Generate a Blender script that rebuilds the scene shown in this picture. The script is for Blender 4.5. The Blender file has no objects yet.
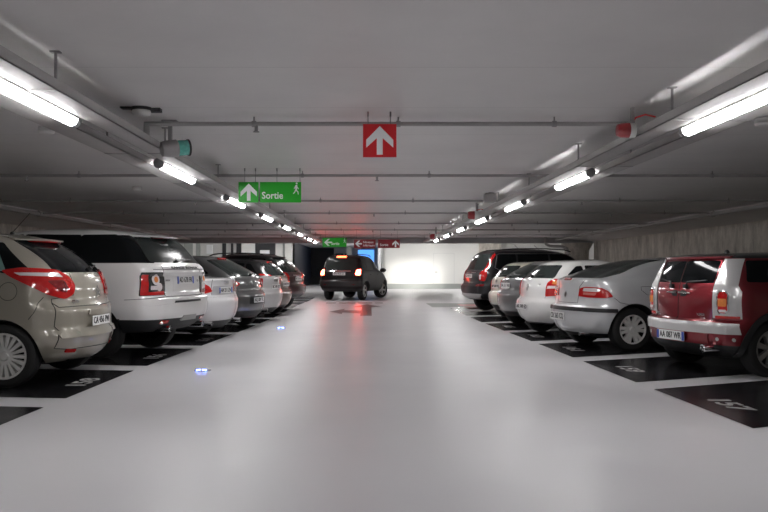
import bpy, bmesh, math, random
from mathutils import Vector, Matrix
from mathutils.geometry import delaunay_2d_cdt
random.seed(7)
SC = bpy.context.scene
COL = SC.collection
PI = math.pi

# ------------------------------------------------------------------ materials
MATS = {}
def mat(name, col, rough=0.5, metal=0.0, coat=0.0, emit=0.0, ecol=None, spec=0.5, noise=0.0, nscale=8.0, bump=0.0, bscale=60.0):
    if name in MATS: return MATS[name]
    m = bpy.data.materials.new(name); m.use_nodes = True
    nt = m.node_tree; b = nt.nodes['Principled BSDF']
    c = (col[0], col[1], col[2], 1)
    b.inputs['Base Color'].default_value = c
    b.inputs['Roughness'].default_value = rough
    b.inputs['Metallic'].default_value = metal
    b.inputs['Coat Weight'].default_value = coat
    b.inputs['Coat Roughness'].default_value = 0.06
    b.inputs['Specular IOR Level'].default_value = spec
    if emit:
        e = ecol or col
        b.inputs['Emission Color'].default_value = (e[0], e[1], e[2], 1)
        b.inputs['Emission Strength'].default_value = emit
    if noise or bump:
        tc = nt.nodes.new('ShaderNodeTexCoord')
    if noise:
        n = nt.nodes.new('ShaderNodeTexNoise'); n.inputs['Scale'].default_value = nscale; n.inputs['Detail'].default_value = 6
        nt.links.new(tc.outputs['Object'], n.inputs['Vector'])
        mx = nt.nodes.new('ShaderNodeMix'); mx.data_type = 'RGBA'
        mx.inputs['A'].default_value = tuple(max(0, v*(1-noise)) for v in col)+(1,)
        mx.inputs['B'].default_value = tuple(min(1, v*(1+noise)) for v in col)+(1,)
        nt.links.new(n.outputs['Fac'], mx.inputs['Factor'])
        nt.links.new(mx.outputs['Result'], b.inputs['Base Color'])
    if bump:
        n2 = nt.nodes.new('ShaderNodeTexNoise'); n2.inputs['Scale'].default_value = bscale; n2.inputs['Detail'].default_value = 3
        nt.links.new(tc.outputs['Object'], n2.inputs['Vector'])
        bp = nt.nodes.new('ShaderNodeBump'); bp.inputs['Strength'].default_value = bump; bp.inputs['Distance'].default_value = 0.01
        nt.links.new(n2.outputs['Fac'], bp.inputs['Height'])
        nt.links.new(bp.outputs['Normal'], b.inputs['Normal'])
    MATS[name] = m
    return m

def paint(name, col, metal=0.0, rough=0.35, coat=1.0):
    return mat('paint_'+name, col, rough=rough, metal=metal, coat=coat, noise=0.04, nscale=3)

M_GLASS = mat('tinted_glass', (0.008, 0.009, 0.010), rough=0.05, spec=0.13)
M_GLASS2 = mat('clear_dark_glass', (0.026, 0.031, 0.030), rough=0.14, spec=0.10, noise=.4, nscale=2)
M_RUBBER = mat('tyre_rubber', (0.012, 0.012, 0.012), rough=0.65, bump=.15, bscale=200)
M_BLACK = mat('black_plastic', (0.018, 0.018, 0.019), rough=0.5, bump=.1, bscale=300)
M_DARK = mat('underbody', (0.008, 0.008, 0.008), rough=0.9, noise=.3)
M_SEAM = mat('gap_shade_badge_black', (0.012, 0.012, 0.012), rough=0.8, noise=.1)  # near-black that paints the shade in panel gaps; also colours a badge
M_CHROME = mat('chrome', (0.75, 0.75, 0.76), rough=0.12, metal=1, noise=.02)
M_ALLOY = mat('alloy_silver', (0.62, 0.61, 0.60), rough=0.32, metal=.8, noise=.05)
M_ALLOYW = mat('alloy_light', (0.72, 0.71, 0.69), rough=0.4, metal=.35, noise=.05)
M_ALLOYD = mat('alloy_grey', (0.38, 0.37, 0.36), rough=0.35, metal=.7, noise=.05)
M_RED = mat('lamp_red', (0.50, 0.012, 0.012), rough=0.12, coat=1, noise=.25, nscale=30)
M_REDD = mat('lamp_dark_red', (0.18, 0.008, 0.010), rough=0.12, coat=1, noise=.25, nscale=30)
M_CLEAR = mat('lamp_clear', (0.72, 0.66, 0.66), rough=0.15, coat=1, noise=.15, nscale=40)
M_AMBER = mat('lamp_amber', (0.75, 0.24, 0.06), rough=0.15, coat=1, noise=.15, nscale=40)
M_LAMPGLASS = mat('lamp_smoked', (0.03, 0.03, 0.03), rough=0.1, coat=1, noise=.2)
M_LIT = mat('lamp_lit_red', (0.6, 0.02, 0.01), rough=0.2, emit=50, ecol=(1.0, 0.07, 0.035), noise=.05)
M_LITMID = mat('lamp_lit_high', (0.6, 0.02, 0.01), rough=0.2, emit=9, ecol=(1.0, 0.08, 0.03), noise=.05)
M_PLATE = mat('plate_white', (0.75, 0.75, 0.74), rough=0.35, noise=.03)
M_PLATEBLUE = mat('plate_blue', (0.03, 0.08, 0.45), rough=0.35, noise=.03)
M_INK = mat('plate_ink', (0.01, 0.01, 0.012), rough=0.5, noise=.05)
M_GREENGLASS = mat('side_glass_green', (0.20, 0.34, 0.31), rough=0.08, noise=.75, nscale=5, spec=.6)

# ------------------------------------------------------------------ object helpers
def link(o, parent=None):
    COL.objects.link(o)
    if parent is not None: o.parent = parent
    return o

def obj(name, bm, material, parent=None, smooth=None, recalc=True):
    if recalc: bmesh.ops.recalc_face_normals(bm, faces=bm.faces[:])
    me = bpy.data.meshes.new(name)
    bm.to_mesh(me); bm.free()
    for m in (material if isinstance(material, (list, tuple)) else [material]): me.materials.append(m)
    if smooth is not None:
        me.shade_smooth(); me.set_sharp_from_angle(angle=math.radians(smooth))
    return link(bpy.data.objects.new(name, me), parent)

def thing(name, label, cat, loc=(0, 0, 0), rotz=0, group=None):
    o = bpy.data.objects.new(name, None); COL.objects.link(o)
    o.location = loc; o.rotation_euler = (0, 0, rotz); o.empty_display_size = .2
    return tag(o, label, cat, group)

def tag(o, label, cat, group=None, kind=None):
    o['label'] = label; o['category'] = cat
    if group: o['group'] = group
    if kind: o['kind'] = kind
    return o

def struct(name, bm, m, parent=None, smooth=None):
    o = obj(name, bm, m, parent, smooth)
    if parent is None: o['kind'] = 'structure'
    return o

def box(bm, c, s, rot=None, mi=0):
    M = Matrix.Translation(Vector(c))
    if rot is not None: M = M @ rot
    vs = []
    for dx in (-.5, .5):
        for dy in (-.5, .5):
            for dz in (-.5, .5):
                vs.append(bm.verts.new(M @ Vector((dx*s[0], dy*s[1], dz*s[2]))))
    for f in ((0,1,3,2),(4,6,7,5),(0,4,5,1),(2,3,7,6),(0,2,6,4),(1,5,7,3)):
        fc = bm.faces.new([vs[i] for i in f]); fc.material_index = mi
    return vs

def boxmm(bm, a, b, mi=0):
    return box(bm, [(a[i]+b[i])/2 for i in range(3)], [abs(b[i]-a[i]) for i in range(3)], mi=mi)

def cyl(bm, p, q, r, n=12, r2=None, mi=0, caps=True):
    p = Vector(p); q = Vector(q); r2 = r if r2 is None else r2
    d = (q-p).normalized()
    a = d.orthogonal().normalized(); b = d.cross(a)
    r0 = []; r1 = []
    for i in range(n):
        t = 2*PI*i/n; v = a*math.cos(t)+b*math.sin(t)
        r0.append(bm.verts.new(p+v*r)); r1.append(bm.verts.new(q+v*r2))
    for i in range(n):
        j = (i+1) % n
        bm.faces.new((r0[i], r0[j], r1[j], r1[i])).material_index = mi
    if caps:
        bm.faces.new(r0[::-1]).material_index = mi; bm.faces.new(r1).material_index = mi

def tube(bm, pts, r, n=8):
    pts = [Vector(p) for p in pts]
    rings = []
    a = None
    for i, p in enumerate(pts):
        d = (pts[min(i+1, len(pts)-1)]-pts[max(i-1, 0)]).normalized()
        if a is None: a = d.orthogonal().normalized()
        else: a = (a-d*a.dot(d)).normalized()
        b = d.cross(a)
        rings.append([bm.verts.new(p+(a*math.cos(2*PI*k/n)+b*math.sin(2*PI*k/n))*r) for k in range(n)])
    for i in range(len(rings)-1):
        for k in range(n):
            j = (k+1) % n
            bm.faces.new((rings[i][k], rings[i][j], rings[i+1][j], rings[i+1][k]))
    bm.faces.new(rings[0][::-1]); bm.faces.new(rings[-1])

def lathe(bm, prof, n=32, axis='z', c=(0, 0, 0), mi=0, caps=True):
    """prof: (radius, height) list"""
    rings = []
    for (r, h) in prof:
        ring = []
        for k in range(n):
            t = 2*PI*k/n
            x, y = r*math.cos(t), r*math.sin(t)
            v = {'z': (x, y, h), 'y': (x, h, y), 'x': (h, x, y)}[axis]
            ring.append(bm.verts.new(Vector(c)+Vector(v)))
        rings.append(ring)
    for i in range(len(rings)-1):
        for k in range(n):
            j = (k+1) % n
            bm.faces.new((rings[i][k], rings[i][j], rings[i+1][j], rings[i+1][k])).material_index = mi
    if caps and prof[0][0] > 1e-5: bm.faces.new(rings[0][::-1]).material_index = mi
    if caps and prof[-1][0] > 1e-5: bm.faces.new(rings[-1]).material_index = mi
    bmesh.ops.remove_doubles(bm, verts=bm.verts[:], dist=1e-6)

def frame(origin, xdir, zdir):
    x = Vector(xdir).normalized(); z = Vector(zdir); z = (z-x*z.dot(x)).normalized(); y = z.cross(x)
    M = Matrix((x, y, z)).transposed().to_4x4(); M.translation = Vector(origin)
    return M

def prism(bm, pts, t, M=None, mi=0):
    """flat polygon in XY extruded from z=0 to z=t"""
    M = M or Matrix.Identity(4)
    a = [bm.verts.new(M @ Vector((p[0], p[1], 0))) for p in pts]
    b = [bm.verts.new(M @ Vector((p[0], p[1], t))) for p in pts]
    n = len(pts)
    bm.faces.new(a[::-1]).material_index = mi; bm.faces.new(b).material_index = mi
    for i in range(n):
        bm.faces.new((a[i], a[(i+1) % n], b[(i+1) % n], b[i])).material_index = mi

def text(name, s, size, material, parent, M, ext=.0015, width=None, align='CENTER', bold=0.0):
    cu = bpy.data.curves.new(name, 'FONT'); cu.body = s; cu.size = size; cu.extrude = ext
    cu.align_x = align; cu.align_y = 'CENTER'; cu.resolution_u = 3; cu.offset = bold
    t = bpy.data.objects.new(name+'_tmp', cu); COL.objects.link(t)
    dg = bpy.context.evaluated_depsgraph_get(); dg.update()
    me = bpy.data.meshes.new_from_object(t.evaluated_get(dg))
    bpy.data.objects.remove(t); bpy.data.curves.remove(cu)
    if width:
        xs = [v.co.x for v in me.vertices]
        if xs:
            k = width/max(1e-6, max(xs)-min(xs))
            me.transform(Matrix.Diagonal((k, 1, 1, 1)))
    me.transform(M)
    me.name = name; me.materials.clear(); me.materials.append(material)
    return link(bpy.data.objects.new(name, me), parent)

# ------------------------------------------------------------------ monotone curve through key points
def curve(keys):
    keys = sorted({round(k[0], 4): k for k in keys}.values())
    xs = [k[0] for k in keys]; ys = [k[1] for k in keys]; n = len(xs)
    if n == 1: return lambda v: ys[0]
    h = [xs[i+1]-xs[i] for i in range(n-1)]; d = [(ys[i+1]-ys[i])/h[i] for i in range(n-1)]
    m = [0]*n; m[0] = d[0]; m[-1] = d[-1]
    for i in range(1, n-1):
        if d[i-1]*d[i] <= 0: m[i] = 0
        else:
            w1 = 2*h[i]+h[i-1]; w2 = h[i]+2*h[i-1]
            m[i] = (w1+w2)/(w1/d[i-1]+w2/d[i])
    def f(v):
        if v <= xs[0]: return ys[0]
        if v >= xs[-1]: return ys[-1]
        i = 0
        while v > xs[i+1]: i += 1
        t = (v-xs[i])/h[i]; t2 = t*t; t3 = t2*t
        return (2*t3-3*t2+1)*ys[i]+(t3-2*t2+t)*h[i]*m[i]+(-2*t3+3*t2)*ys[i+1]+(t3-t2)*h[i]*m[i+1]
    return f

def rounded(poly, r, n=4):
    out = []; k = len(poly)
    for i in range(k):
        p = Vector(poly[i]); a = Vector(poly[i-1]); b = Vector(poly[(i+1) % k])
        u = a-p; v = b-p
        rr = min(r, u.length*.45, v.length*.45)
        p0 = p+u.normalized()*rr; p1 = p+v.normalized()*rr
        for j in range(n+1):
            t = j/n
            q = p0*(1-t)**2+p*2*t*(1-t)+p1*t*t
            out.append((q.x, q.y))
    return out
# ------------------------------------------------------------------ cars
class Car:
    """Body lofted from horizontal slices. Local axes: x forward from the rear bumper, y to the car's left, z up."""
    def __init__(s, name, label, cat, sp, loc, rot, group=None):
        s.sp = sp; s.L = sp['L']; s.H = sp['H']
        s.root = thing(name, label, cat, (loc[0], loc[1], 0), rot, group)
        L, H = s.L, s.H; zb = s.zb = sp.get('zb', .22); belt = sp.get('belt', .98)
        s.r = curve(sp['r']); s.w = curve(sp['w'])
        s.f = curve(sp.get('f') or [(zb, L-.14), (.36, L-.03), (.55, L), (.70, L-.05), (.80, L-.22), (belt-.06, L-.75), (belt+.03, L-1.12),
                                    (H-.13, L-1.85), (H-.06, L-2.08), (H, L-2.45)])
        s.a = curve(sp.get('a', [(.3, .30), (.9, .26), (H, .22)]))
        s.b = curve(sp.get('b', [(.3, .30), (.9, .24), (H, .20)]))
        s.bow = curve(sp.get('bow', [(.3, .09), (H, .07)]))
        s.body()
    def T(s, x):
        return 1-.045*abs(2*x/s.L-1)**2.6
    def params(s, z):
        r, f, w = s.r(z), s.f(z), s.w(z)
        span = max(.25, f-r)
        a = min(s.a(z), span*.3); b = min(s.b(z), w*.6); bow = min(s.bow(z), span*.1)
        af = min(.42, span*.25); bf = min(.36, w*.6); bowf = min(.14, span*.1)
        return r, f, w, a, b, bow, af, bf, bowf
    def P_s(s, sv, z):
        r, f, w, a, b, bow, af, bf, bowf = s.params(z)
        sg = 1 if sv >= 0 else -1; q = abs(sv); flat = w-b
        if q <= flat:
            x = r+bow*(q/flat)**2; y = q
        else:
            arc = PI/2*math.sqrt((a*a+b*b)/2); t = (q-flat)/arc
            if t <= 1:
                th = t*PI/2; x = r+bow+a*(1-math.cos(th)); y = flat+b*math.sin(th)
            else:
                x = r+bow+a+(q-flat-arc); y = w
        return Vector((x, sg*y*s.T(x), z))
    def P_x(s, x, z, side):
        r, f, w, a, b, bow, af, bf, bowf = s.params(z)
        x0 = r+bow; x1 = f-bowf
        if x < x0+a:
            c = max(0, min(1, (x0+a-x)/a)); y = w-b+b*math.sqrt(max(0, 1-c*c))
        elif x > x1-af:
            c = max(0, min(1, (x-x1+af)/af)); y = w-bf+bf*math.sqrt(max(0, 1-c*c))
        else: y = w
        return Vector((x, side*y*s.T(x), z))
    def P_f(s, sv, z):
        r, f, w, a, b, bow, af, bf, bowf = s.params(z)
        sg = 1 if sv >= 0 else -1; q = abs(sv); flat = w-bf
        if q <= flat: x = f-bowf*(q/flat)**2; y = q
        else:
            arc = PI/2*math.sqrt((af*af+bf*bf)/2); t = min(1, (q-flat)/arc)*PI/2
            x = f-bowf-af*(1-math.cos(t)); y = flat+bf*math.sin(t)
        return Vector((x, sg*y*s.T(x), z))
    def F(s, mode):
        if mode == 's': return s.P_s
        if mode == 'f': return s.P_f
        side = 1 if mode == 'L' else -1
        return lambda x, z: s.P_x(x, z, side)
    def N(s, F, u, v):
        e = .006
        n = (F(u+e, v)-F(u-e, v)).cross(F(u, v+e)-F(u, v-e))
        if n.length < 1e-9: n = Vector((-1, 0, 0))
        n.normalize()
        if n.dot(F(u, v)-Vector((s.L/2, 0, .6))) < 0: n = -n
        return n
    def ring(s, z):
        r, f, w, a, b, bow, af, bf, bowf = s.params(z)
        h = []
        for i in range(9):
            q = (w-b)*i/9; h.append((r+bow*(i/9)**2, q))
        for i in range(9):
            t = PI/2*i/9; h.append((r+bow+a*(1-math.cos(t)), w-b+b*math.sin(t)))
        x0 = r+bow+a; x1 = f-bowf-af
        for i in range(34): h.append((x0+(x1-x0)*i/33, w))
        for i in range(1, 7):
            t = PI/2*(1-i/7); h.append((f-bowf-af*(1-math.cos(t)), w-bf+bf*math.sin(t)))
        for i in range(7):
            q = (1-i/6); h.append((f-bowf*q*q, (w-bf)*q))
        return [Vector((x, y*s.T(x), z)) for x, y in h]
    def body(s):
        sp = s.sp; zb, H = s.zb, s.H
        N = 500; zs = [zb+(H-zb)*i/N for i in range(N+1)]
        acc = [0]
        for i in range(N):
            dz = zs[i+1]-zs[i]; dr = s.r(zs[i+1])-s.r(zs[i]); dw = s.w(zs[i+1])-s.w(zs[i]); df = s.f(zs[i+1])-s.f(zs[i])
            acc.append(acc[-1]+math.sqrt(dz*dz+dr*dr+dw*dw+.15*df*df))
        K = 54; lv = []; j = 0
        for k in range(K+1):
            tgt = acc[-1]*k/K
            while j < N and acc[j+1] < tgt: j += 1
            lv.append(zs[min(N, j+1)] if k else zs[0])
        lv = sorted(set(round(z, 5) for z in lv+[H]))
        bm = bmesh.new(); rows = []
        for z in lv:
            h = s.ring(z); n = len(h)
            hv = [bm.verts.new(p) for p in h]
            mv = [hv[0]]+[bm.verts.new((p.x, -p.y, p.z)) for p in h[1:-1]]+[hv[-1]]
            rows.append((hv, mv))
        for i in range(len(rows)-1):
            for side in (0, 1):
                A, B = rows[i][side], rows[i+1][side]
                for k in range(len(A)-1): bm.faces.new((A[k], A[k+1], B[k+1], B[k]))
        for (hv, mv) in (rows[0], rows[-1]):
            n = len(hv)
            bm.faces.new((hv[0], hv[1], mv[1])); bm.faces.new((hv[-1], hv[-2], mv[-2]))
            for k in range(1, n-2): bm.faces.new((hv[k], hv[k+1], mv[k+1], mv[k]))
        bmesh.ops.recalc_face_normals(bm, faces=bm.faces[:])
        blk = sp.get('black_below', .26)
        rb = sp.get('roof_above', 9)
        for f in bm.faces:
            c = f.calc_center_median()
            if c.z < blk: f.material_index = 1
            elif c.z > rb: f.material_index = 2
        me = bpy.data.meshes.new('body'); bm.to_mesh(me); bm.free()
        for m in (sp['paint'], M_BLACK, sp.get('roof_paint', M_BLACK)): me.materials.append(m)
        o = bpy.data.objects.new('body', me); COL.objects.link(o)
        # wheel arches
        R = sp['R']; cb = bmesh.new()
        for ax in sp['axles']:
            for sd in (1, -1):
                wy = s.P_x(ax, R+.05, sd).y
                cyl(cb, (ax, wy-sd*.30, R), (ax, wy+sd*.35, R), R+sp.get('arch', .055), 40)
        bmesh.ops.recalc_face_normals(cb, faces=cb.faces[:])
        for f in cb.faces: f.material_index = 1
        cm = bpy.data.meshes.new('cut'); cb.to_mesh(cm); cb.free()
        for m in (sp['paint'], M_DARK): cm.materials.append(m)
        c = bpy.data.objects.new('cut', cm); COL.objects.link(c)
        md = o.modifiers.new('b', 'BOOLEAN'); md.operation = 'DIFFERENCE'; md.object = c; md.solver = 'EXACT'
        dg = bpy.context.evaluated_depsgraph_get(); dg.update()
        m2 = bpy.data.meshes.new_from_object(o.evaluated_get(dg)); m2.name = 'body'
        bpy.data.objects.remove(c); bpy.data.objects.remove(o); bpy.data.meshes.remove(cm); bpy.data.meshes.remove(me)
        m2.shade_smooth(); m2.set_sharp_from_angle(angle=math.radians(38))
        s.bodyobj = link(bpy.data.objects.new('body', m2), s.root)
        # wheels
        rubber, rim = wheel_meshes(R, sp.get('rim_r', R*.66), sp.get('rim', 'five'), sp.get('rim_mat', M_ALLOY), sp.get('tyre_w', .20))
        for i, ax in enumerate(sp['axles']):
            for sd in (1, -1):
                wy = s.P_x(ax, R+.05, sd).y
                wo = link(bpy.data.objects.new('wheel', rubber), s.root)
                wo.location = (ax, wy-sd*(sp.get('tyre_w', .20)/2+.035), R)
                wo.rotation_euler = (0, random.uniform(0, 1), 0 if sd > 0 else PI)
                if i == 1 and sp.get('steer'): wo.rotation_euler[2] += sp['steer']
                link(bpy.data.objects.new('rim', rim), wo)
    # --- surface patches: a piece of sheet that follows the body
    def patch(s, name, poly, mode, m, off=.004, parent=None, round_=0, du=.035, dv=.025, sink=.006):
        if round_: poly = rounded(poly, round_)
        F = s.F(mode)
        pts = []
        n = len(poly)
        for i in range(n):
            a, b = Vector(poly[i]), Vector(poly[(i+1) % n])
            k = max(1, int(max(abs(b.x-a.x)/du, abs(b.y-a.y)/dv)))
            for j in range(k): pts.append(a.lerp(b, j/k))
        nb = len(pts)
        x0 = min(p.x for p in pts); x1 = max(p.x for p in pts); y0 = min(p.y for p in pts); y1 = max(p.y for p in pts)
        def inside(px, py):
            c = False
            for i in range(n):
                ax, ay = poly[i]; bx, by = poly[(i+1) % n]
                if (ay > py) != (by > py) and px < (bx-ax)*(py-ay)/(by-ay)+ax: c = not c
            return c
        nu = max(1, int((x1-x0)/du)); nv = max(1, int((y1-y0)/dv))
        for i in range(1, nu):
            for j in range(1, nv):
                u, v = x0+(x1-x0)*i/nu, y0+(y1-y0)*j/nv
                if inside(u, v): pts.append(Vector((u, v)))
        vv, ee, ff, *_ = delaunay_2d_cdt([Vector((p[0], p[1])) for p in pts], [], [list(range(nb))], 1, 1e-5)
        bm = bmesh.new()
        top = []
        for p in vv:
            top.append(bm.verts.new(F(p.x, p.y)+s.N(F, p.x, p.y)*off))
        for f in ff:
            try: bm.faces.new([top[i] for i in f])
            except ValueError: pass
        bm.normal_update()
        edge = [e for e in bm.edges if len(e.link_faces) == 1]
        low = {}
        idx = {v: i for i, v in enumerate(top)}
        for e in edge:
            for v in e.verts:
                if v not in low:
                    p = vv[idx[v]]
                    low[v] = bm.verts.new(F(p.x, p.y)-s.N(F, p.x, p.y)*sink)
        for e in edge:
            a, b = e.verts
            try: bm.faces.new((a, b, low[b], low[a]))
            except ValueError: pass
        loose = [v for v in bm.verts if not v.link_faces]
        bmesh.ops.delete(bm, geom=loose, context='VERTS')
        return obj(name, bm, m, parent or s.root, smooth=40)
    def both(s, name, poly, mode, m, **k):
        if mode == 'x':
            return s.patch(name, poly, 'L', m, **k), s.patch(name, poly, 'R', m, **k)
        return s.patch(name, poly, mode, m, **k), s.patch(name, [(-u, v) for u, v in poly], mode, m, **k)
    def ribbon(s, name, lines, m, width=.007, off=.0025, parent=None, step=.03):
        """lines: list of (mode, [(u,v)...]) drawn as one narrow strip object"""
        bm = bmesh.new()
        for mode, pl in lines:
            F = s.F(mode); pts = []
            for i in range(len(pl)-1):
                a, b = Vector(pl[i]), Vector(pl[i+1]); k = max(1, int((b-a).length/step))
                for j in range(k): pts.append(a.lerp(b, j/k))
            pts.append(Vector(pl[-1]))
            prev = None
            for i, p in enumerate(pts):
                P = F(p.x, p.y); n = s.N(F, p.x, p.y)
                q0 = pts[max(0, i-1)]; q1 = pts[min(len(pts)-1, i+1)]
                d = (F(q1.x, q1.y)-F(q0.x, q0.y)).normalized(); t = n.cross(d).normalized()*width/2
                up = n*off; dn = n*-.004
                cur = [bm.verts.new(P-t+dn), bm.verts.new(P-t+up), bm.verts.new(P+t+up), bm.verts.new(P+t+dn)]
                if prev:
                    for k in range(3): bm.faces.new((prev[k], prev[k+1], cur[k+1], cur[k]))
                else: bm.faces.new(cur)
                prev = cur
            bm.faces.new(prev[::-1])
        return obj(name, bm, m, parent or s.root, smooth=40)
    def on_rear(s, sv, z, off=.006):
        P = s.P_s(sv, z); n = s.N(s.P_s, sv, z)
        return frame(P+n*off, Vector((0, -1, 0))+Vector((n.y*0, 0, 0)), n)
    def plate(s, sv, z, txt, w=.50, h=.105, blue=True, upright=True, off=.012, two=False):
        M = s.on_rear(sv, z, off)
        if upright:
            P = M.translation.copy(); n = M.col[2].xyz; n = Vector((n.x, n.y, n.z*.4)).normalized(); M = frame(P, (0, -1, 0), n)
        bm = bmesh.new(); prism(bm, rounded([(-w/2, -h/2), (w/2, -h/2), (w/2, h/2), (-w/2, h/2)], .012), .006, M @ Matrix.Translation((0, 0, -.004)))
        pl = obj('licence_plate', bm, M_PLATE, s.root)
        text('lettering', txt, h*.92, M_INK, pl, M @ Matrix.Translation((0, 0, .003)), width=w*(.78 if blue else .88), bold=.0015)
        if blue:
            bm = bmesh.new()
            bm.free()
            for e in (-w/2, w/2-.042):
                bm = bmesh.new(); prism(bm, [(e, -h/2+.004), (e+.042, -h/2+.004), (e+.042, h/2-.004), (e, h/2-.004)], .003, M)
                obj('country_band', bm, M_PLATEBLUE, pl)
        return pl
    def badge(s, sv, z, txt, size, width, m=M_CHROME, off=.004):
        return text('badge', txt, size, m, s.root, s.on_rear(sv, z, off), ext=.003, width=width)
    def emblem(s, sv, z, polys, m=M_CHROME, off=.004, t=.006):
        M = s.on_rear(sv, z, off); bm = bmesh.new()
        for p in polys: prism(bm, p, t, M)
        return obj('emblem', bm, m, s.root)
    def wiper(s, s0, s1, z0, z1):
        F = s.P_s; bm = bmesh.new(); pts = []
        for i in range(9):
            t = i/8; u = s0+(s1-s0)*t; z = z0+(z1-z0)*t
            pts.append(F(u, z)+s.N(F, u, z)*(.022+.012*math.sin(PI*t)))
        tube(bm, pts, .009, 6)
        P = F(s0, z0); n = s.N(F, s0, z0)
        cyl(bm, P-n*.01, P+n*.04, .026, 10)
        return obj('wiper', bm, M_BLACK, s.root, smooth=40)
    def mirrors(s, x, z, m, big=1.0):
        for sd in (1, -1):
            P = s.P_x(x, z, sd); bm = bmesh.new()
            bmesh.ops.create_uvsphere(bm, u_segments=14, v_segments=8, radius=1)
            for v in bm.verts: v.co = Vector((v.co.x*.075 if v.co.x > 0 else v.co.x*.03, v.co.y*.115*big, v.co.z*.075*big))
            bmesh.ops.translate(bm, verts=bm.verts[:], vec=P+Vector((0, sd*.13*big, .03)))
            box(bm, P+Vector((.01, sd*.02, 0)), (.05, .09, .03))
            obj('wing_mirror', bm, m, s.root, smooth=50)
    def handles(s, xs, z, m):
        for x in xs:
            for md, sd in (('L', 1), ('R', -1)):
                P = s.P_x(x, z, sd); bm = bmesh.new()
                tube(bm, [P+Vector((-.09, 0, 0)), P+Vector((-.07, sd*.028, 0)), P+Vector((.07, sd*.028, 0)), P+Vector((.09, 0, 0))], .014, 8)
                obj('door_handle', bm, m, s.root, smooth=50)
    def exhaust(s, y, z, r=.035, x=.0):
        bm = bmesh.new(); lathe(bm, [(r*.8, .30), (r, .28), (r, -.01), (r*.85, -.015), (r*.8, .02), (r*.3, .1)], 16, 'x', (x, y, z))
        return obj('exhaust_pipe', bm, M_CHROME, s.root, smooth=40)
    def rails(s, x0, x1, m, h=.05, frac=.86):
        for sd in (1, -1):
            bm = bmesh.new(); pts = []
            z = s.H-.045
            for i in range(13):
                t = i/12; x = x0+(x1-x0)*t
                y = sd*(s.w(s.H-.05))*s.T(x)*frac
                e = math.sin(PI*min(1, max(0, t)))**.35 if 0 < t < 1 else 0
                pts.append((x, y, z-.012+(h+.03)*e))
            tube(bm, pts, .016, 8)
            obj('roof_rail', bm, m, s.root, smooth=50)
    def arch_trim(s, m, width=.07):
        for ax in s.sp['axles']:
            for md in 'LR':
                R = s.sp['R']; q = R+s.sp.get('arch', .055)+width*.4
                pts = [(ax+q*math.cos(k*PI/18), max(s.zb+.03, R+q*math.sin(k*PI/18))) for k in range(-2, 21)]
                s.ribbon('arch_trim', [(md, pts)], m, width=width, off=.012)
    def spoiler(s, z, w, ext, drop, m, lamp=None, lampw=.3, t=.028):
        def slab(w, e0, e1, zo, th):
            bm = bmesh.new(); prev = None; n = 18
            for i in range(n+1):
                u = -w+2*w*i/n; P = s.P_s(u, z); k = 1-.35*abs(u/w)**4
                a = P+Vector((.06-e0*k, 0, .012-drop*e0/max(ext, .01)+zo)); b = P+Vector((-e1*k, 0, -drop*e1/max(ext, .01)+zo))
                cur = [bm.verts.new(a), bm.verts.new(b), bm.verts.new(b-Vector((-.008, 0, th*.6))), bm.verts.new(a-Vector((0, 0, th)))]
                if prev:
                    for q in range(4): bm.faces.new((prev[q], prev[(q+1) % 4], cur[(q+1) % 4], cur[q]))
                else: bm.faces.new(cur)
                prev = cur
            bm.faces.new(prev[::-1]); return bm
        o = obj('spoiler', slab(w, 0, ext, 0, t), m, s.root, smooth=40)
        if lamp: obj('high_brake_lamp', slab(lampw, ext*.55, ext-.012, -t*.7, t*.7), lamp, s.root, smooth=40)
        return o
    def windscreen(s, z0, z1):
        wl = s.w(z0)-.13; wh = s.w(z1)-.10
        s.patch('windscreen', [(-wl, z0), (wl, z0), (wh, z1), (-wh, z1)], 'f', M_GLASS, round_=.06, dv=.02)
    def headlamps(s, z=.68, w=.30):
        for sg in (1, -1):
            fl = s.w(z)-.30
            p = [(fl-.16, z-.06), (fl+.30, z-.03), (fl+.32, z+.07), (fl-.10, z+.05)]
            s.patch('headlamp', [(sg*u, v) for u, v in p], 'f', M_CLEAR, round_=.03)
        s.patch('grille', [(-.38, .44), (.38, .44), (.42, .60), (-.42, .60)], 'f', M_BLACK, round_=.04)
    def front_plate(s): pass

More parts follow.
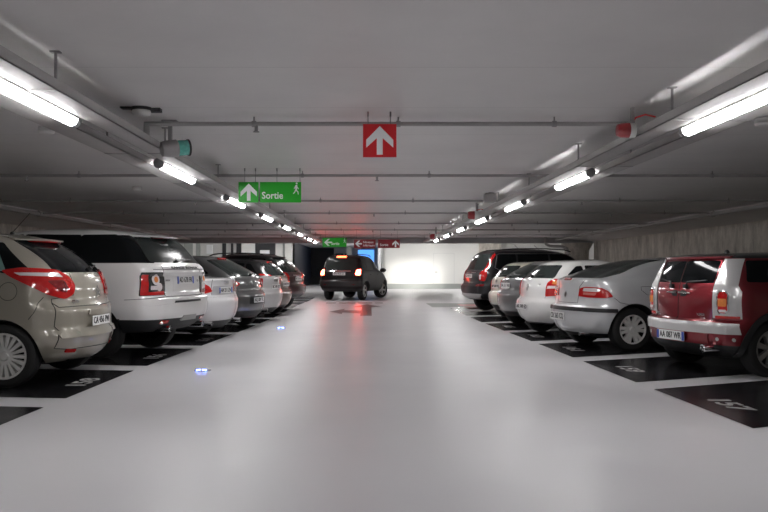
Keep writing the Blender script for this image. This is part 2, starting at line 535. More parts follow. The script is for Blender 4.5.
WHEELS = {}
def wheel_meshes(R, rr, style, rm, tw):
    key = (round(R, 3), round(rr, 3), style, rm.name, tw)
    if key in WHEELS: return WHEELS[key]
    bm = bmesh.new(); h = tw/2
    lathe(bm, [(rr*.97, -h*.8), (rr, -h*.95), (rr+(R-rr)*.5, -h), (R-.03, -h*.97), (R-.008, -h*.82), (R, -h*.5), (R, h*.5), (R-.008, h*.82), (R-.03, h*.97),
               (rr+(R-rr)*.5, h), (rr, h*.95), (rr*.97, h*.8), (rr*.97, -h*.8)], 48, 'y', caps=False)
    bmesh.ops.recalc_face_normals(bm, faces=bm.faces[:])
    me = bpy.data.meshes.new('wheel'); bm.to_mesh(me); bm.free(); me.materials.append(M_RUBBER); me.shade_smooth(); me.set_sharp_from_angle(angle=.7)
    bm = bmesh.new()
    lathe(bm, [(rr*.05, h*.25), (rr*.98, h*.25), (rr*.98, -h*.5)], 40, 'y', mi=1, caps=False)       # dark barrel
    lathe(bm, [(rr*.90, h*.78), (rr*.90, h*.93), (rr*.955, h*1.0), (rr*1.0, h*.99), (rr*1.0, h*.6)], 40, 'y', caps=False)
    lathe(bm, [(rr*.22, h*.3), (rr*.22, h*.80), (rr*.17, h*.90), (rr*.001, h*.92)], 24, 'y', caps=False)
    def spoke(th, w0, w1, r0=.15, r1=.93, y0=.80, y1=.86):
        c, sn = math.cos(th), math.sin(th); R0, R1 = rr*r0, rr*r1
        def p(r, t, y): return bm.verts.new((r*c-t*sn, y, r*sn+t*c))
        A = [p(R0, -w0, h*y0), p(R0, w0, h*y0), p(R1, w1, h*y1), p(R1, -w1, h*y1)]
        B = [p(R0, -w0*1.1, h*.4), p(R0, w0*1.1, h*.4), p(R1, w1*1.1, h*.4), p(R1, -w1*1.1, h*.4)]
        bm.faces.new(A)
        for i in range(4): bm.faces.new((A[i], A[(i+1) % 4], B[(i+1) % 4], B[i]))
    if style == 'many':
        for k in range(18): spoke(2*PI*k/18, .011, .021)
    elif style == 'wide6':
        for k in range(6):
            t = 2*PI*k/6
            spoke(t-.19, .016, .026); spoke(t+.19, .016, .026); spoke(t, .03, .05, .15, .5)
    elif style == 'seven':
        for k in range(7): spoke(2*PI*k/7, .022, .03)
    elif style == 'ten':
        for k in range(5):
            t = 2*PI*k/5; spoke(t-.14, .012, .016); spoke(t+.14, .012, .016)
    else:
        for k in range(5): spoke(2*PI*k/5, .03, .042)
    bmesh.ops.recalc_face_normals(bm, faces=bm.faces[:])
    m2 = bpy.data.meshes.new('rim'); bm.to_mesh(m2); bm.free()
    for m in (rm, M_DARK): m2.materials.append(m)
    m2.shade_smooth(); m2.set_sharp_from_angle(angle=.6)
    WHEELS[key] = (me, m2)
    return WHEELS[key]

def lion(h=.08):
    return [[(-.02*h/.08, -.5*h), (.015*h/.08, -.5*h), (.01*h/.08, -.15*h), (.03*h/.08, .05*h), (.02*h/.08, .15*h), (.015*h/.08, .4*h), (-.012*h/.08, .5*h), (-.03*h/.08, .25*h), (-.015*h/.08, .1*h), (-.03*h/.08, -.1*h)]]
def chevrons(w=.09, h=.05):
    out = []
    for dy in (0, h*.75):
        out.append([(-w/2, -h+dy), (0, -h*.25+dy), (w/2, -h+dy), (w/2, -h*.62+dy), (0, h*.2+dy), (-w/2, -h*.62+dy)])
    return out
def diamond(w=.07, h=.10): return [[(0, -h/2), (w/2, 0), (0, h/2), (-w/2, 0)]]
def disc(r=.04, n=20): return [[(r*math.cos(2*PI*k/n), r*math.sin(2*PI*k/n)) for k in range(n)]]
def oval(a=.05, b=.03, n=20): return [[(a*math.cos(2*PI*k/n), b*math.sin(2*PI*k/n)) for k in range(n)]]
# ------------------------------------------------------------------ the place
CAMH = 1.2; F_PX = 760.0; VX, VY = 369.5, 269.5
cam = bpy.data.cameras.new('camera'); cam.sensor_width = 36; cam.lens = F_PX/768*36
cam.shift_x = (384-VX)/768; cam.shift_y = (VY-256)/768; cam.clip_end = 300
co = bpy.data.objects.new('camera', cam); COL.objects.link(co)
co.location = (0, 0, CAMH); co.rotation_euler = (PI/2, 0, 0); SC.camera = co

def floor_material():
    m = bpy.data.materials.new('grey_resin_floor'); m.use_nodes = True; nt = m.node_tree; b = nt.nodes['Principled BSDF']; L = nt.links.new
    tc = nt.nodes.new('ShaderNodeTexCoord')
    n1 = nt.nodes.new('ShaderNodeTexNoise'); n1.inputs['Scale'].default_value = .55; n1.inputs['Detail'].default_value = 7; n1.inputs['Roughness'].default_value = .65
    L(tc.outputs['Object'], n1.inputs['Vector'])
    cr = nt.nodes.new('ShaderNodeValToRGB')
    cr.color_ramp.elements[0].position = .3; cr.color_ramp.elements[0].color = (.56, .55, .575, 1)
    cr.color_ramp.elements[1].position = .7; cr.color_ramp.elements[1].color = (.63, .62, .635, 1)
    L(n1.outputs['Fac'], cr.inputs['Fac']); L(cr.outputs['Color'], b.inputs['Base Color'])
    r = nt.nodes.new('ShaderNodeMapRange'); r.inputs['From Min'].default_value = .3; r.inputs['From Max'].default_value = .7
    r.inputs['To Min'].default_value = .31; r.inputs['To Max'].default_value = .42
    n2 = nt.nodes.new('ShaderNodeTexNoise'); n2.inputs['Scale'].default_value = 2.2; n2.inputs['Detail'].default_value = 5
    L(tc.outputs['Object'], n2.inputs['Vector']); L(n2.outputs['Fac'], r.inputs['Value']); L(r.outputs['Result'], b.inputs['Roughness'])
    n3 = nt.nodes.new('ShaderNodeTexNoise'); n3.inputs['Scale'].default_value = 140; n3.inputs['Detail'].default_value = 2
    L(tc.outputs['Object'], n3.inputs['Vector'])
    bp = nt.nodes.new('ShaderNodeBump'); bp.inputs['Strength'].default_value = .12; bp.inputs['Distance'].default_value = .004
    L(n3.outputs['Fac'], bp.inputs['Height']); L(bp.outputs['Normal'], b.inputs['Normal'])
    return m

def bay_material():
    m = bpy.data.materials.new('black_bay_paint'); m.use_nodes = True; nt = m.node_tree; b = nt.nodes['Principled BSDF']; L = nt.links.new
    tc = nt.nodes.new('ShaderNodeTexCoord')
    n1 = nt.nodes.new('ShaderNodeTexNoise'); n1.inputs['Scale'].default_value = 1.6; n1.inputs['Detail'].default_value = 8; n1.inputs['Roughness'].default_value = .7
    L(tc.outputs['Object'], n1.inputs['Vector'])
    cr = nt.nodes.new('ShaderNodeValToRGB')
    cr.color_ramp.elements[0].position = .35; cr.color_ramp.elements[0].color = (.008, .008, .010, 1)
    cr.color_ramp.elements[1].position = .75; cr.color_ramp.elements[1].color = (.022, .021, .023, 1)
    L(n1.outputs['Fac'], cr.inputs['Fac']); L(cr.outputs['Color'], b.inputs['Base Color'])
    r = nt.nodes.new('ShaderNodeMapRange'); r.inputs['To Min'].default_value = .10; r.inputs['To Max'].default_value = .34
    L(n1.outputs['Fac'], r.inputs['Value']); L(r.outputs['Result'], b.inputs['Roughness'])
    n3 = nt.nodes.new('ShaderNodeTexNoise'); n3.inputs['Scale'].default_value = 30; n3.inputs['Detail'].default_value = 3
    L(tc.outputs['Object'], n3.inputs['Vector'])
    bp = nt.nodes.new('ShaderNodeBump'); bp.inputs['Strength'].default_value = .08; bp.inputs['Distance'].default_value = .004
    L(n3.outputs['Fac'], bp.inputs['Height']); L(bp.outputs['Normal'], b.inputs['Normal'])
    return m

def ceiling_material():
    m = bpy.data.materials.new('painted_concrete_ceiling'); m.use_nodes = True; nt = m.node_tree; b = nt.nodes['Principled BSDF']; L = nt.links.new
    tc = nt.nodes.new('ShaderNodeTexCoord')
    n1 = nt.nodes.new('ShaderNodeTexNoise'); n1.inputs['Scale'].default_value = 1.1; n1.inputs['Detail'].default_value = 8; n1.inputs['Roughness'].default_value = .6
    L(tc.outputs['Object'], n1.inputs['Vector'])
    cr = nt.nodes.new('ShaderNodeValToRGB')
    cr.color_ramp.elements[0].position = .3; cr.color_ramp.elements[0].color = (.68, .665, .66, 1)
    cr.color_ramp.elements[1].position = .75; cr.color_ramp.elements[1].color = (.76, .745, .735, 1)
    L(n1.outputs['Fac'], cr.inputs['Fac'])
    # thin hairline joints between the slabs, across the aisle
    sp = nt.nodes.new('ShaderNodeSeparateXYZ'); L(tc.outputs['Object'], sp.inputs['Vector'])
    md = nt.nodes.new('ShaderNodeMath'); md.operation = 'PINGPONG'; md.inputs[1].default_value = .62
    L(sp.outputs['Y'], md.inputs[0])
    ls = nt.nodes.new('ShaderNodeMath'); ls.operation = 'LESS_THAN'; ls.inputs[1].default_value = .004; L(md.outputs[0], ls.inputs[0])
    mx = nt.nodes.new('ShaderNodeMix'); mx.data_type = 'RGBA'; mx.inputs['B'].default_value = (.52, .51, .50, 1)
    L(ls.outputs[0], mx.inputs['Factor']); L(cr.outputs['Color'], mx.inputs['A']); L(mx.outputs['Result'], b.inputs['Base Color'])
    b.inputs['Roughness'].default_value = .42
    n3 = nt.nodes.new('ShaderNodeTexNoise'); n3.inputs['Scale'].default_value = 26; n3.inputs['Detail'].default_value = 4
    L(tc.outputs['Object'], n3.inputs['Vector'])
    bp = nt.nodes.new('ShaderNodeBump'); bp.inputs['Strength'].default_value = .10; bp.inputs['Distance'].default_value = .01
    L(n3.outputs['Fac'], bp.inputs['Height']); L(bp.outputs['Normal'], b.inputs['Normal'])
    return m

def rough_concrete():
    m = bpy.data.materials.new('rough_concrete'); m.use_nodes = True; nt = m.node_tree; b = nt.nodes['Principled BSDF']; L = nt.links.new
    tc = nt.nodes.new('ShaderNodeTexCoord'); mp = nt.nodes.new('ShaderNodeMapping'); mp.inputs['Scale'].default_value = (1, 1, .35)
    L(tc.outputs['Object'], mp.inputs['Vector'])
    n1 = nt.nodes.new('ShaderNodeTexNoise'); n1.inputs['Scale'].default_value = 2.4; n1.inputs['Detail'].default_value = 9; n1.inputs['Roughness'].default_value = .75
    L(mp.outputs['Vector'], n1.inputs['Vector'])
    cr = nt.nodes.new('ShaderNodeValToRGB')
    cr.color_ramp.elements[0].position = .33; cr.color_ramp.elements[0].color = (.30, .275, .24, 1)
    cr.color_ramp.elements[1].position = .68; cr.color_ramp.elements[1].color = (.74, .70, .63, 1)
    L(n1.outputs['Fac'], cr.inputs['Fac']); L(cr.outputs['Color'], b.inputs['Base Color'])
    b.inputs['Roughness'].default_value = .9
    bp = nt.nodes.new('ShaderNodeBump'); bp.inputs['Strength'].default_value = .9; bp.inputs['Distance'].default_value = .05
    L(n1.outputs['Fac'], bp.inputs['Height']); L(bp.outputs['Normal'], b.inputs['Normal'])
    return m

M_FLOOR = floor_material(); M_BAY = bay_material(); M_CEIL = ceiling_material(); M_CONC = rough_concrete()
M_WHITEWALL = mat('white_wall_paint', (.74, .74, .71), rough=.6, noise=.04, nscale=.7)
M_GREYBAND = mat('grey_green_plinth', (.33, .35, .33), rough=.6, noise=.06)
M_GREYWALL = mat('grey_panel', (.64, .64, .62), rough=.6, noise=.06)
M_DARKWALL = mat('anthracite_wall', (.022, .022, .026), rough=.6, noise=.15)
M_BEAM = mat('beam_concrete', (.42, .42, .43), rough=.7, noise=.12, nscale=2)
M_GALV = mat('galvanised_steel', (.44, .43, .425), rough=.45, metal=.25, noise=.08, nscale=6)
M_GALVD = mat('galvanised_dark', (.36, .35, .35), rough=.5, metal=.4, noise=.1, nscale=6)
M_PIPE = mat('painted_pipe', (.40, .39, .385), rough=.5, noise=.06)
M_TUBE = mat('fluorescent_tube', (.95, .95, .93), rough=.3, emit=35, ecol=(1.0, .985, .985), noise=.01)
M_TUBE_FILL = mat('fluorescent_tube_bright', (.95, .95, .93), rough=.3, emit=105, ecol=(1.0, .99, .97), noise=.01)  # stronger glow for the added fill tubes beyond the beam
M_CAP = mat('lamp_cap', (.30, .30, .31), rough=.35, noise=.1)
M_SIGNRED = mat('sign_red', (.62, .012, .018), rough=.4, noise=.05)
M_SIGNMAROON = mat('sign_maroon', (.26, .020, .028), rough=.4, noise=.05)
M_SIGNGREEN = mat('sign_green', (.010, .42, .014), rough=.4, noise=.05)
M_SIGNWHITE = mat('sign_white', (.82, .83, .84), rough=.45, noise=.02)
M_WIRE = mat('suspension_steel', (.25, .25, .25), rough=.4, metal=.6, noise=.1)
M_WHITEPL = mat('white_plastic', (.72, .71, .69), rough=.4, noise=.04)
M_MARK = mat('worn_white_paint', (.36, .35, .35), rough=.5, noise=.45, nscale=14)
M_ARROW = mat('grey_floor_arrow', (.11, .11, .115), rough=.35, noise=.2, nscale=6)
M_FLOORRED = mat('red_floor_paint', (.42, .05, .045), rough=.3, noise=.15)
M_LED = mat('blue_led', (.1, .15, .9), rough=.3, emit=14, ecol=(.12, .22, 1.0), noise=.02)
M_SCREEN = mat('blue_backlit_panel', (.05, .2, .7), rough=.4, emit=1.0, ecol=(.10, .34, 1.0), noise=.05)
M_GREENLENS = mat('green_lens', (.12, .50, .42), rough=.2, coat=1, noise=.5, nscale=35)
M_SOUNDER = mat('sounder_red', (.36, .012, .02), rough=.3, coat=1, noise=.2, nscale=40)

def quad(bm, pts, z):
    bm.faces.new([bm.verts.new((p[0], p[1], z)) for p in pts])
def slab(bm, pts, z0, z1):
    prism(bm, pts, z1-z0, Matrix.Translation((0, 0, z0)))

CEIL = 2.52; YB = -9.0; YBEAM = 31.5
bm = bmesh.new(); boxmm(bm, (-15, YB, -.2), (15, 64, 0)); struct('floor', bm, M_FLOOR)
bm = bmesh.new(); boxmm(bm, (-9.3, YB, CEIL), (9.6, YBEAM, CEIL+.2)); struct('ceiling', bm, M_CEIL)
bm = bmesh.new(); boxmm(bm, (-15, YBEAM, 2.95), (15, 64, 3.1)); struct('ceiling_back', bm, M_CEIL)
bm = bmesh.new(); boxmm(bm, (-15, YBEAM, 2.30), (15, YBEAM+.5, 2.95)); struct('beam', bm, M_BEAM)
# side walls and the sloped haunch between ceiling and wall
for sd, xw, xc, zc, nm in ((1, 9.3, 7.75, 2.49, 'right'), (-1, 9.2, 7.45, 2.49, 'left')):
    bm = bmesh.new(); boxmm(bm, (sd*xw, YB, 0), (sd*(xw+.3), 31.5, 2.6)); struct('wall_'+nm, bm, M_CONC)
    bm = bmesh.new()
    pr = [(xc, 2.52), (xc, zc), (xw-.02, 2.36), (xw+.1, 2.36), (xw+.1, 2.52)]
    a = [bm.verts.new((sd*p[0], YB, p[1])) for p in pr]; b = [bm.verts.new((sd*p[0], 31.5, p[1])) for p in pr]
    bm.faces.new(a); bm.faces.new(b)
    for i in range(5): bm.faces.new((a[i], a[(i+1) % 5], b[(i+1) % 5], b[i]))
    struct('trim_haunch_'+nm, bm, M_CEIL)
bm = bmesh.new(); boxmm(bm, (-9.5, YB-.2, 0), (9.6, YB, 2.7)); struct('wall_front', bm, M_WHITEWALL)
# rough column at the end of the right wall
bm = bmesh.new(); lathe(bm, [(.48, 0), (.46, 1.2), (.50, 2.0), (.62, 2.2), (.66, 2.3)], 20, 'z', (8.7, 31.9, 0)); struct('column', bm, M_CONC, smooth=40)

# painted bays
def edge_x(tab, y):
    for i in range(len(tab)-1):
        if tab[i][0] <= y <= tab[i+1][0]:
            t = (y-tab[i][0])/(tab[i+1][0]-tab[i][0]); return tab[i][1]+(tab[i+1][1]-tab[i][1])*t
    return tab[0][1] if y < tab[0][0] else tab[-1][1]
ER = [(-9, 2.95), (5.75, 2.89), (9.97, 2.78), (12.2, 2.72), (17.5, 2.54), (25, 2.46)]
EL = [(-9, -2.86), (5.9, -2.84), (9.0, -2.79), (15.2, -2.47), (18.8, -2.38), (26, -2.40), (30, -2.3), (33, -2.35)]
STR_R = [1.0, 3.2, 5.50, 7.83, 10.13, 12.46, 14.64, 17.05, 19.4, 21.6, 23.9]
STR_L = [-.4, 2.0, 4.42, 6.83, 9.22, 11.7, 14.25, 16.6, 18.6, 20.9, 23.2, 25.6, 28.0, 30.4, 33.0]
def bays(name, tab, strips, sd, slope, parent):
    bm = bmesh.new(); X = 9.1*sd; LS = 1.75
    for i in range(len(strips)-1):
        y0, y1 = strips[i]+.23, strips[i+1]-.23
        ys = [y0+(y1-y0)*k/4 for k in range(5)]
        e = [(edge_x(tab, y), y) for y in ys]
        xe0 = e[0][0]; xe1 = e[-1][0]
        quad(bm, e+[(xe1+sd*LS, y1+slope*LS), (xe0+sd*LS, y0+slope*LS)], .004)
    y0, y1 = strips[0], strips[-1]
    pts = [(edge_x(tab, y)+sd*LS, y+slope*LS) for y in strips]
    quad(bm, pts+[(X, y1+slope*LS), (X, y0+slope*LS)], .004)
    bmesh.ops.triangulate(bm, faces=bm.faces[:])
    bmesh.ops.recalc_face_normals(bm, faces=bm.faces[:])
    for f in bm.faces:
        if f.normal.z < 0: f.normal_flip()
    o = obj(name, bm, M_BAY, None, recalc=False); o['kind'] = 'structure'
bays('floor_bays_right', ER, STR_R, 1, .42, None)
bays('floor_bays_left', EL, STR_L, -1, .12, None)
# bay numbers painted on the black
def bay_number(tx, x, y, sd, sl):
    xd = Vector((sl*-1*sd*-1*0, sd*-1, 0)); up = Vector((sd, 0, 0))
    M = frame((x, y, .006), (0, -sd, 0), (0, 0, 1))
    o = text('floor_marking', tx, .28, M_MARK, None, M, ext=.001, width=.52, bold=.006); o['kind'] = 'structure'
for i, (y, n) in enumerate(((5.7, '160'), (8.05, '158'), (10.45, '156'), (12.95, '154'))): bay_number(n, edge_x(EL, y)-.22, y, -1, 0)
for i, (y, n) in enumerate(((6.75, '157'), (9.15, '159'), (11.45, '161'), (13.7, '163'), (15.95, '165'))): bay_number(n, edge_x(ER, y)+.32, y, 1, 0)
# turn arrow on the aisle floor: shaft up with a head forward, second head to the left
ar = bmesh.new()
def qz(pts, z=.004):
    f = ar.faces.new([ar.verts.new((p[0], p[1], z)) for p in pts]); f.normal_update()
    if f.normal.z < 0: f.normal_flip()
qz([(-.24, 19.6), (.06, 19.6), (.06, 24.2), (-.24, 24.2)])
qz([(-.55, 24.2), (.42, 24.2), (-.07, 26.2)])
qz([(-.75, 21.2), (-.24, 20.7), (-.24, 22.2), (-.75, 22.4)])
qz([(-.75, 20.4), (-.75, 23.1), (-1.15, 21.7)])
o = obj('floor_arrow', ar, M_ARROW, None, recalc=False); o['kind'] = 'structure'
# dashed dark channel across the aisle before the moving car
bm = bmesh.new()
for x0, x1 in ((-1.55, -1.2), (-1.08, -.5), (-.42, .1), (.2, .48)): boxmm(bm, (x0, 27.0, .0), (x1, 27.5, .006))
o = struct('floor_channel', bm, M_ARROW)
bm = bmesh.new()
for y0, y1 in ((22.9, 24.2), (24.7, 26.2)): boxmm(bm, (3.0, y0, 0), (3.75, y1, .004))
struct('floor_marking_red', bm, M_FLOORRED)
bm = bmesh.new(); boxmm(bm, (2.0, 24.2, 0), (9.0, 27.0, .002)); struct('floor_strip', bm, M_GREYBAND)

# ------------------------------------------------------------------ back of the garage
bm = bmesh.new(); boxmm(bm, (.95, 47, 0), (6.75, 47.3, 2.95)); wb = struct('wall_back', bm, M_WHITEWALL)
bm = bmesh.new(); boxmm(bm, (.93, 46.94, 0), (6.75, 47, .32)); struct('baseboard_back', bm, M_GREYBAND)
bm = bmesh.new(); boxmm(bm, (6.75, 46.8, 0), (8.1, 47.3, 2.95)); struct('wall_concrete_pier', bm, M_CONC)
bm = bmesh.new(); boxmm(bm, (8.1, 47.2, 0), (15, 47.5, 2.95)); struct('wall_back_right', bm, M_WHITEWALL)
for sd in (-1, 1):
    bm = bmesh.new(); boxmm(bm, (sd*14.8, 33, 0), (sd*15, 64, 2.95)); struct('wall_side_right' if sd > 0 else 'wall_side_left', bm, M_WHITEWALL)
# door set flush in the white wall
bm = bmesh.new(); X0, X1, Z1 = 3.95, 5.25, 2.22
for a, b in (((X0, 46.97, 0), (X0+.03, 47, Z1)), ((X1-.03, 46.97, 0), (X1, 47, Z1)), ((X0, 46.97, Z1-.03), (X1, 47, Z1))): boxmm(bm, a, b)
d = struct('door_1', bm, M_GREYWALL)
bm = bmesh.new(); boxmm(bm, (X0+.03, 46.985, .0), (X1-.03, 47, Z1-.03)); obj('door_leaf', bm, M_WHITEWALL, d)
bm = bmesh.new(); boxmm(bm, (X0+.10, 46.93, 1.02), (X0+.24, 46.985, 1.06)); obj('door_handle', bm, M_WIRE, d)
# diagonal rail on the far right white wall
bm = bmesh.new()
for dx in (0, 1.2): cyl(bm, (9.0+dx, 47.1, 2.7), (10.6+dx, 47.1, 1.2), .03, 8)
tag(obj('ramp_handrail', bm, M_GALV), 'thin diagonal handrail on the white wall beyond the rough column', 'handrail')
# recess behind the moving car
bm = bmesh.new(); boxmm(bm, (-6.6, 62, 0), (-2.9, 62.3, 2.95)); struct('wall_recess_dark', bm, M_DARKWALL)
bm = bmesh.new(); boxmm(bm, (-2.9, 62, 0), (1.6, 62.3, 2.95)); struct('wall_recess', bm, M_GREYWALL)
bm = bmesh.new(); boxmm(bm, (.8, 47.3, 0), (.95, 62, 2.95)); struct('wall_recess_right', bm, M_WHITEWALL)
bm = bmesh.new(); boxmm(bm, (-4.95, 48, 0), (-4.75, 62, 2.95)); struct('wall_recess_left', bm, M_DARKWALL)
sc_ = bmesh.new(); boxmm(sc_, (-.98, 61.86, 1.75), (.42, 61.985, 2.85)); t = obj('backlit_sign', sc_, M_GALVD); tag(t, 'blue glowing backlit panel on the wall behind the driving car', 'sign')
bm = bmesh.new(); boxmm(bm, (-.93, 61.83, 1.8), (.37, 61.86, 2.8)); obj('screen', bm, M_SCREEN, t)
bm = bmesh.new(); boxmm(bm, (-1.75, 58, 0), (-1.35, 58.4, 2.95)); struct('column_white', bm, M_WHITEWALL)
bm = bmesh.new()
for x0 in (-2.75, -2.0):
    boxmm(bm, (x0, 61.9, 0), (x0+.1, 62, 2.5)); boxmm(bm, (x0+.5, 61.9, 0), (x0+.6, 62, 2.5)); boxmm(bm, (x0, 61.9, 2.4), (x0+.6, 62, 2.5)); boxmm(bm, (x0, 61.9, 1.95), (x0+.6, 62, 2.0))
struct('window_frames', bm, M_DARKWALL)
# two notices on the dark wall
bm = bmesh.new(); boxmm(bm, (-5.45, 61.95, 2.0), (-5.1, 62, 2.75)); tag(obj('wall_notice', bm, M_GREYWALL), 'grey paper notice on the dark end wall', 'notice')
# pictogram of a person walking
bm = bmesh.new(); Mx = frame((-5.98, 61.985, 2.35), (1, 0, 0), (0, -1, 0))
prism(bm, disc(.09)[0], .02, Mx @ Matrix.Translation((.02, .28, 0)))
prism(bm, [(-.08, .16), (.10, .16), (.08, -.05), (.16, -.38), (.07, -.38), (-.01, -.08), (-.10, -.38), (-.19, -.36), (-.06, 0)], .02, Mx)
tag(obj('walking_figure_sign', bm, M_SIGNWHITE), 'white walking figure symbol on the dark end wall', 'sign')
# left part of the end wall: pale panels, posts and doors
bm = bmesh.new(); boxmm(bm, (-15, 48, 0), (-4.75, 48.3, 2.95)); struct('wall_back_left', bm, M_GREYWALL)
for n, (p0, p1, z1, m) in enumerate(((184, 193, 3, M_GREYBAND), (193, 196, 3, M_WHITEWALL), (196, 200, 3, M_GREYBAND), (222.5, 226, 3, M_DARKWALL), (231, 233, 3, M_DARKWALL),
        (236.5, 241, 3, M_DARKWALL), (255.5, 275, 2.9, M_DARKWALL), (283, 284.5, 3, M_GREYBAND))):
    x0, x1 = (p0-VX)*47.9/F_PX, (p1-VX)*47.9/F_PX
    bm = bmesh.new(); boxmm(bm, (x0, 47.85, 0), (x1, 48, min(2.94, z1))); struct('trim_%d' % (n+1), bm, m)
for n, (p0, p1, z1, m) in enumerate(((241.5, 255, 2.9, M_WHITEWALL), (260, 269.5, 2.42, M_SIGNWHITE), (276, 282.5, 2.9, M_WHITEWALL), (285, 292.5, 2.9, M_WHITEWALL))):
    x0, x1 = (p0-VX)*47.8/F_PX, (p1-VX)*47.8/F_PX
    bm = bmesh.new(); boxmm(bm, (x0, 47.8, 0), (x1, 47.9, z1)); struct('door_%d' % (n+2), bm, m)
x0 = (206-VX)*47.8/F_PX; x1 = (212-VX)*47.8/F_PX
bm = bmesh.new(); boxmm(bm, (x0, 47.95, 2.2), (x1, 48, 2.75)); tag(obj('wall_notice', bm, M_SIGNWHITE), 'white notice on the pale panel behind the parked white coupe', 'notice')

# ------------------------------------------------------------------ lamps and cable trays
TZ = 2.285; SHELL = 82
TUBES_L = [-3.36, .34, 4.04, 7.76, 11.45, 15.1, 18.8, 22.5, 26.2, 28.9]
TUBES_R = [-3.0, .8, 4.45, 8.5, 12.2, 16.0, 19.7, 23.4, 27.1]
def tube_light(x, y, label, group):
    t = thing('tube_light', label, 'tube light', (x, y, TZ), 0, group)
    bm = bmesh.new(); lathe(bm, [(.046, .05), (.046, 1.45)], 20, 'y'); obj('tube', bm, M_TUBE, t, smooth=40)
    for e in ((-.02, .05), (1.45, 1.52)):
        bm = bmesh.new(); lathe(bm, [(.035, e[0]), (.053, e[0]+.01), (.053, e[1]-.01), (.05, e[1])] if e[0] < 0 else [(.05, e[0]), (.053, e[0]+.01), (.053, e[1]-.01), (.035, e[1])], 20, 'y')
        obj('end_cap', bm, M_CAP, t, smooth=40)
    for yy in (.2, 1.3):
        bm = bmesh.new(); boxmm(bm, (-.012, yy-.02, .051), (.012, yy+.02, .066)); boxmm(bm, (-.09, yy-.02, .06), (.07, yy+.02, .066))
        obj('mounting_bracket', bm, M_GALVD, t)
    bm = bmesh.new()                                   # opaque reflector over the top of the tube
    a0 = math.radians(SHELL if x > 0 else SHELL+6); rows = []
    for rr in (.049, .052):
        for yy in (.0, 1.5):
            rows.append([bm.verts.new((rr*math.sin(-a0+2*a0*k/12), yy, rr*math.cos(-a0+2*a0*k/12))) for k in range(13)])
    for A, B in ((rows[0], rows[1]), (rows[2], rows[3]), (rows[0], rows[2]), (rows[1], rows[3])):
        for k in range(12): bm.faces.new((A[k], A[k+1], B[k+1], B[k]))
    for k in (0, 12): bm.faces.new((rows[0][k], rows[1][k], rows[3][k], rows[2][k]))
    obj('reflector', bm, M_WHITEPL, t, smooth=60)
    return t
ORD = ['nearest', 'second', 'third', 'fourth', 'fifth', 'sixth', 'seventh', 'eighth']
for i, y in enumerate(TUBES_L):
    lb = 'fluorescent tube overhead behind the viewpoint in the left lamp row' if i < 2 else '%s lit fluorescent tube of the row over the left parked cars' % ORD[i-2]
    tube_light(-2.155, y, lb, 'tube lights of the left row')
for i, y in enumerate(TUBES_R):
    lb = 'fluorescent tube overhead behind the viewpoint in the right lamp row' if i < 2 else '%s lit fluorescent tube of the row over the right parked cars' % ORD[i-2]
    tube_light(2.475, y, lb, 'tube lights of the right row')
for x, y, lb in ((-6.5, 40, 'tube light on the ceiling before the pale end panels'), (-5.6, 44.5, 'tube light on the ceiling close to the pale end doors'), (-10, 42, 'tube light on the ceiling at the far left corner'), (2.2, 43.5, 'tube light on the ceiling before the white end wall, near the slim post'), (5.2, 43.5, 'tube light on the ceiling before the door in the white end wall'), (10, 40, 'tube light on the ceiling past the rough column'), (-1.8, 52, 'tube light on the ceiling of the recess')):
    t = tube_light(x, y, lb, None); t.location.z = 2.87; [ch.data.materials.__setitem__(0, M_TUBE_FILL) for ch in t.children if ch.name.startswith('tube')]  # fill lamps added out of view behind the beam to brighten the far walls

def tray(name, x0, x1, ybeg, yend, inner, label):
    """shallow sheet metal channel, open at the top, on rods from the ceiling"""
    z0, z1, w = 2.28, 2.345, .006
    t = thing(name, label, 'cable tray', ((x0+x1)/2, ybeg, z0)); cx = (x0+x1)/2
    bm = bmesh.new()
    h = (x1-x0)/2; L = yend-ybeg
    boxmm(bm, (-h, 0, 0), (h, L, w)); boxmm(bm, (-h, 0, 0), (-h+w, L, z1-z0)); boxmm(bm, (h-w, 0, 0), (h, L, z1-z0))
    obj('channel', bm, M_GALV, t)
    y = .75 if x0 < 0 else 1.65
    while y < L:
        bm = bmesh.new(); sx = inner*(h-.02)
        boxmm(bm, (sx-.007, y-.007, .01), (sx+.007, y+.007, CEIL-z0)); boxmm(bm, (sx-.03, y-.02, CEIL-z0-.008), (sx+.03, y+.02, CEIL-z0))
        boxmm(bm, (-h, y-.02, -.004), (h, y+.02, .002))
        obj('hanger', bm, M_GALVD, t)
        y += 2.47
    return t
tray('cable_tray', -2.06, -1.88, -8.5, 30.8, 1, 'inner steel cable tray beside the left lamp row')
tray('cable_tray', -2.46, -2.245, -8.5, 30.8, -1, 'outer steel cable tray beside the left lamp row, over the parked cars')
tray('cable_tray', 2.17, 2.36, -8.5, 30.8, -1, 'inner steel cable tray beside the right lamp row')
tray('cable_tray', 2.56, 2.76, -8.5, 30.8, 1, 'outer steel cable tray beside the right lamp row, over the parked cars')
# loose cables lying in the inner trays
for x, lb in ((-1.97, 'dark cables lying in the inner left cable tray'), (2.27, 'dark cables lying in the inner right cable tray')):
    o = thing('cable_bundle', lb, 'cables', (x, -8, 2.302))
    for k in range(3):
        bm = bmesh.new(); pts = [(-.05+.05*k+.015*math.sin(y*.9+k), y+8, .0) for y in [-8+.8*q for q in range(48)]]
        tube(bm, pts, .014, 6); obj('cable', bm, M_BLACK, o, smooth=50)

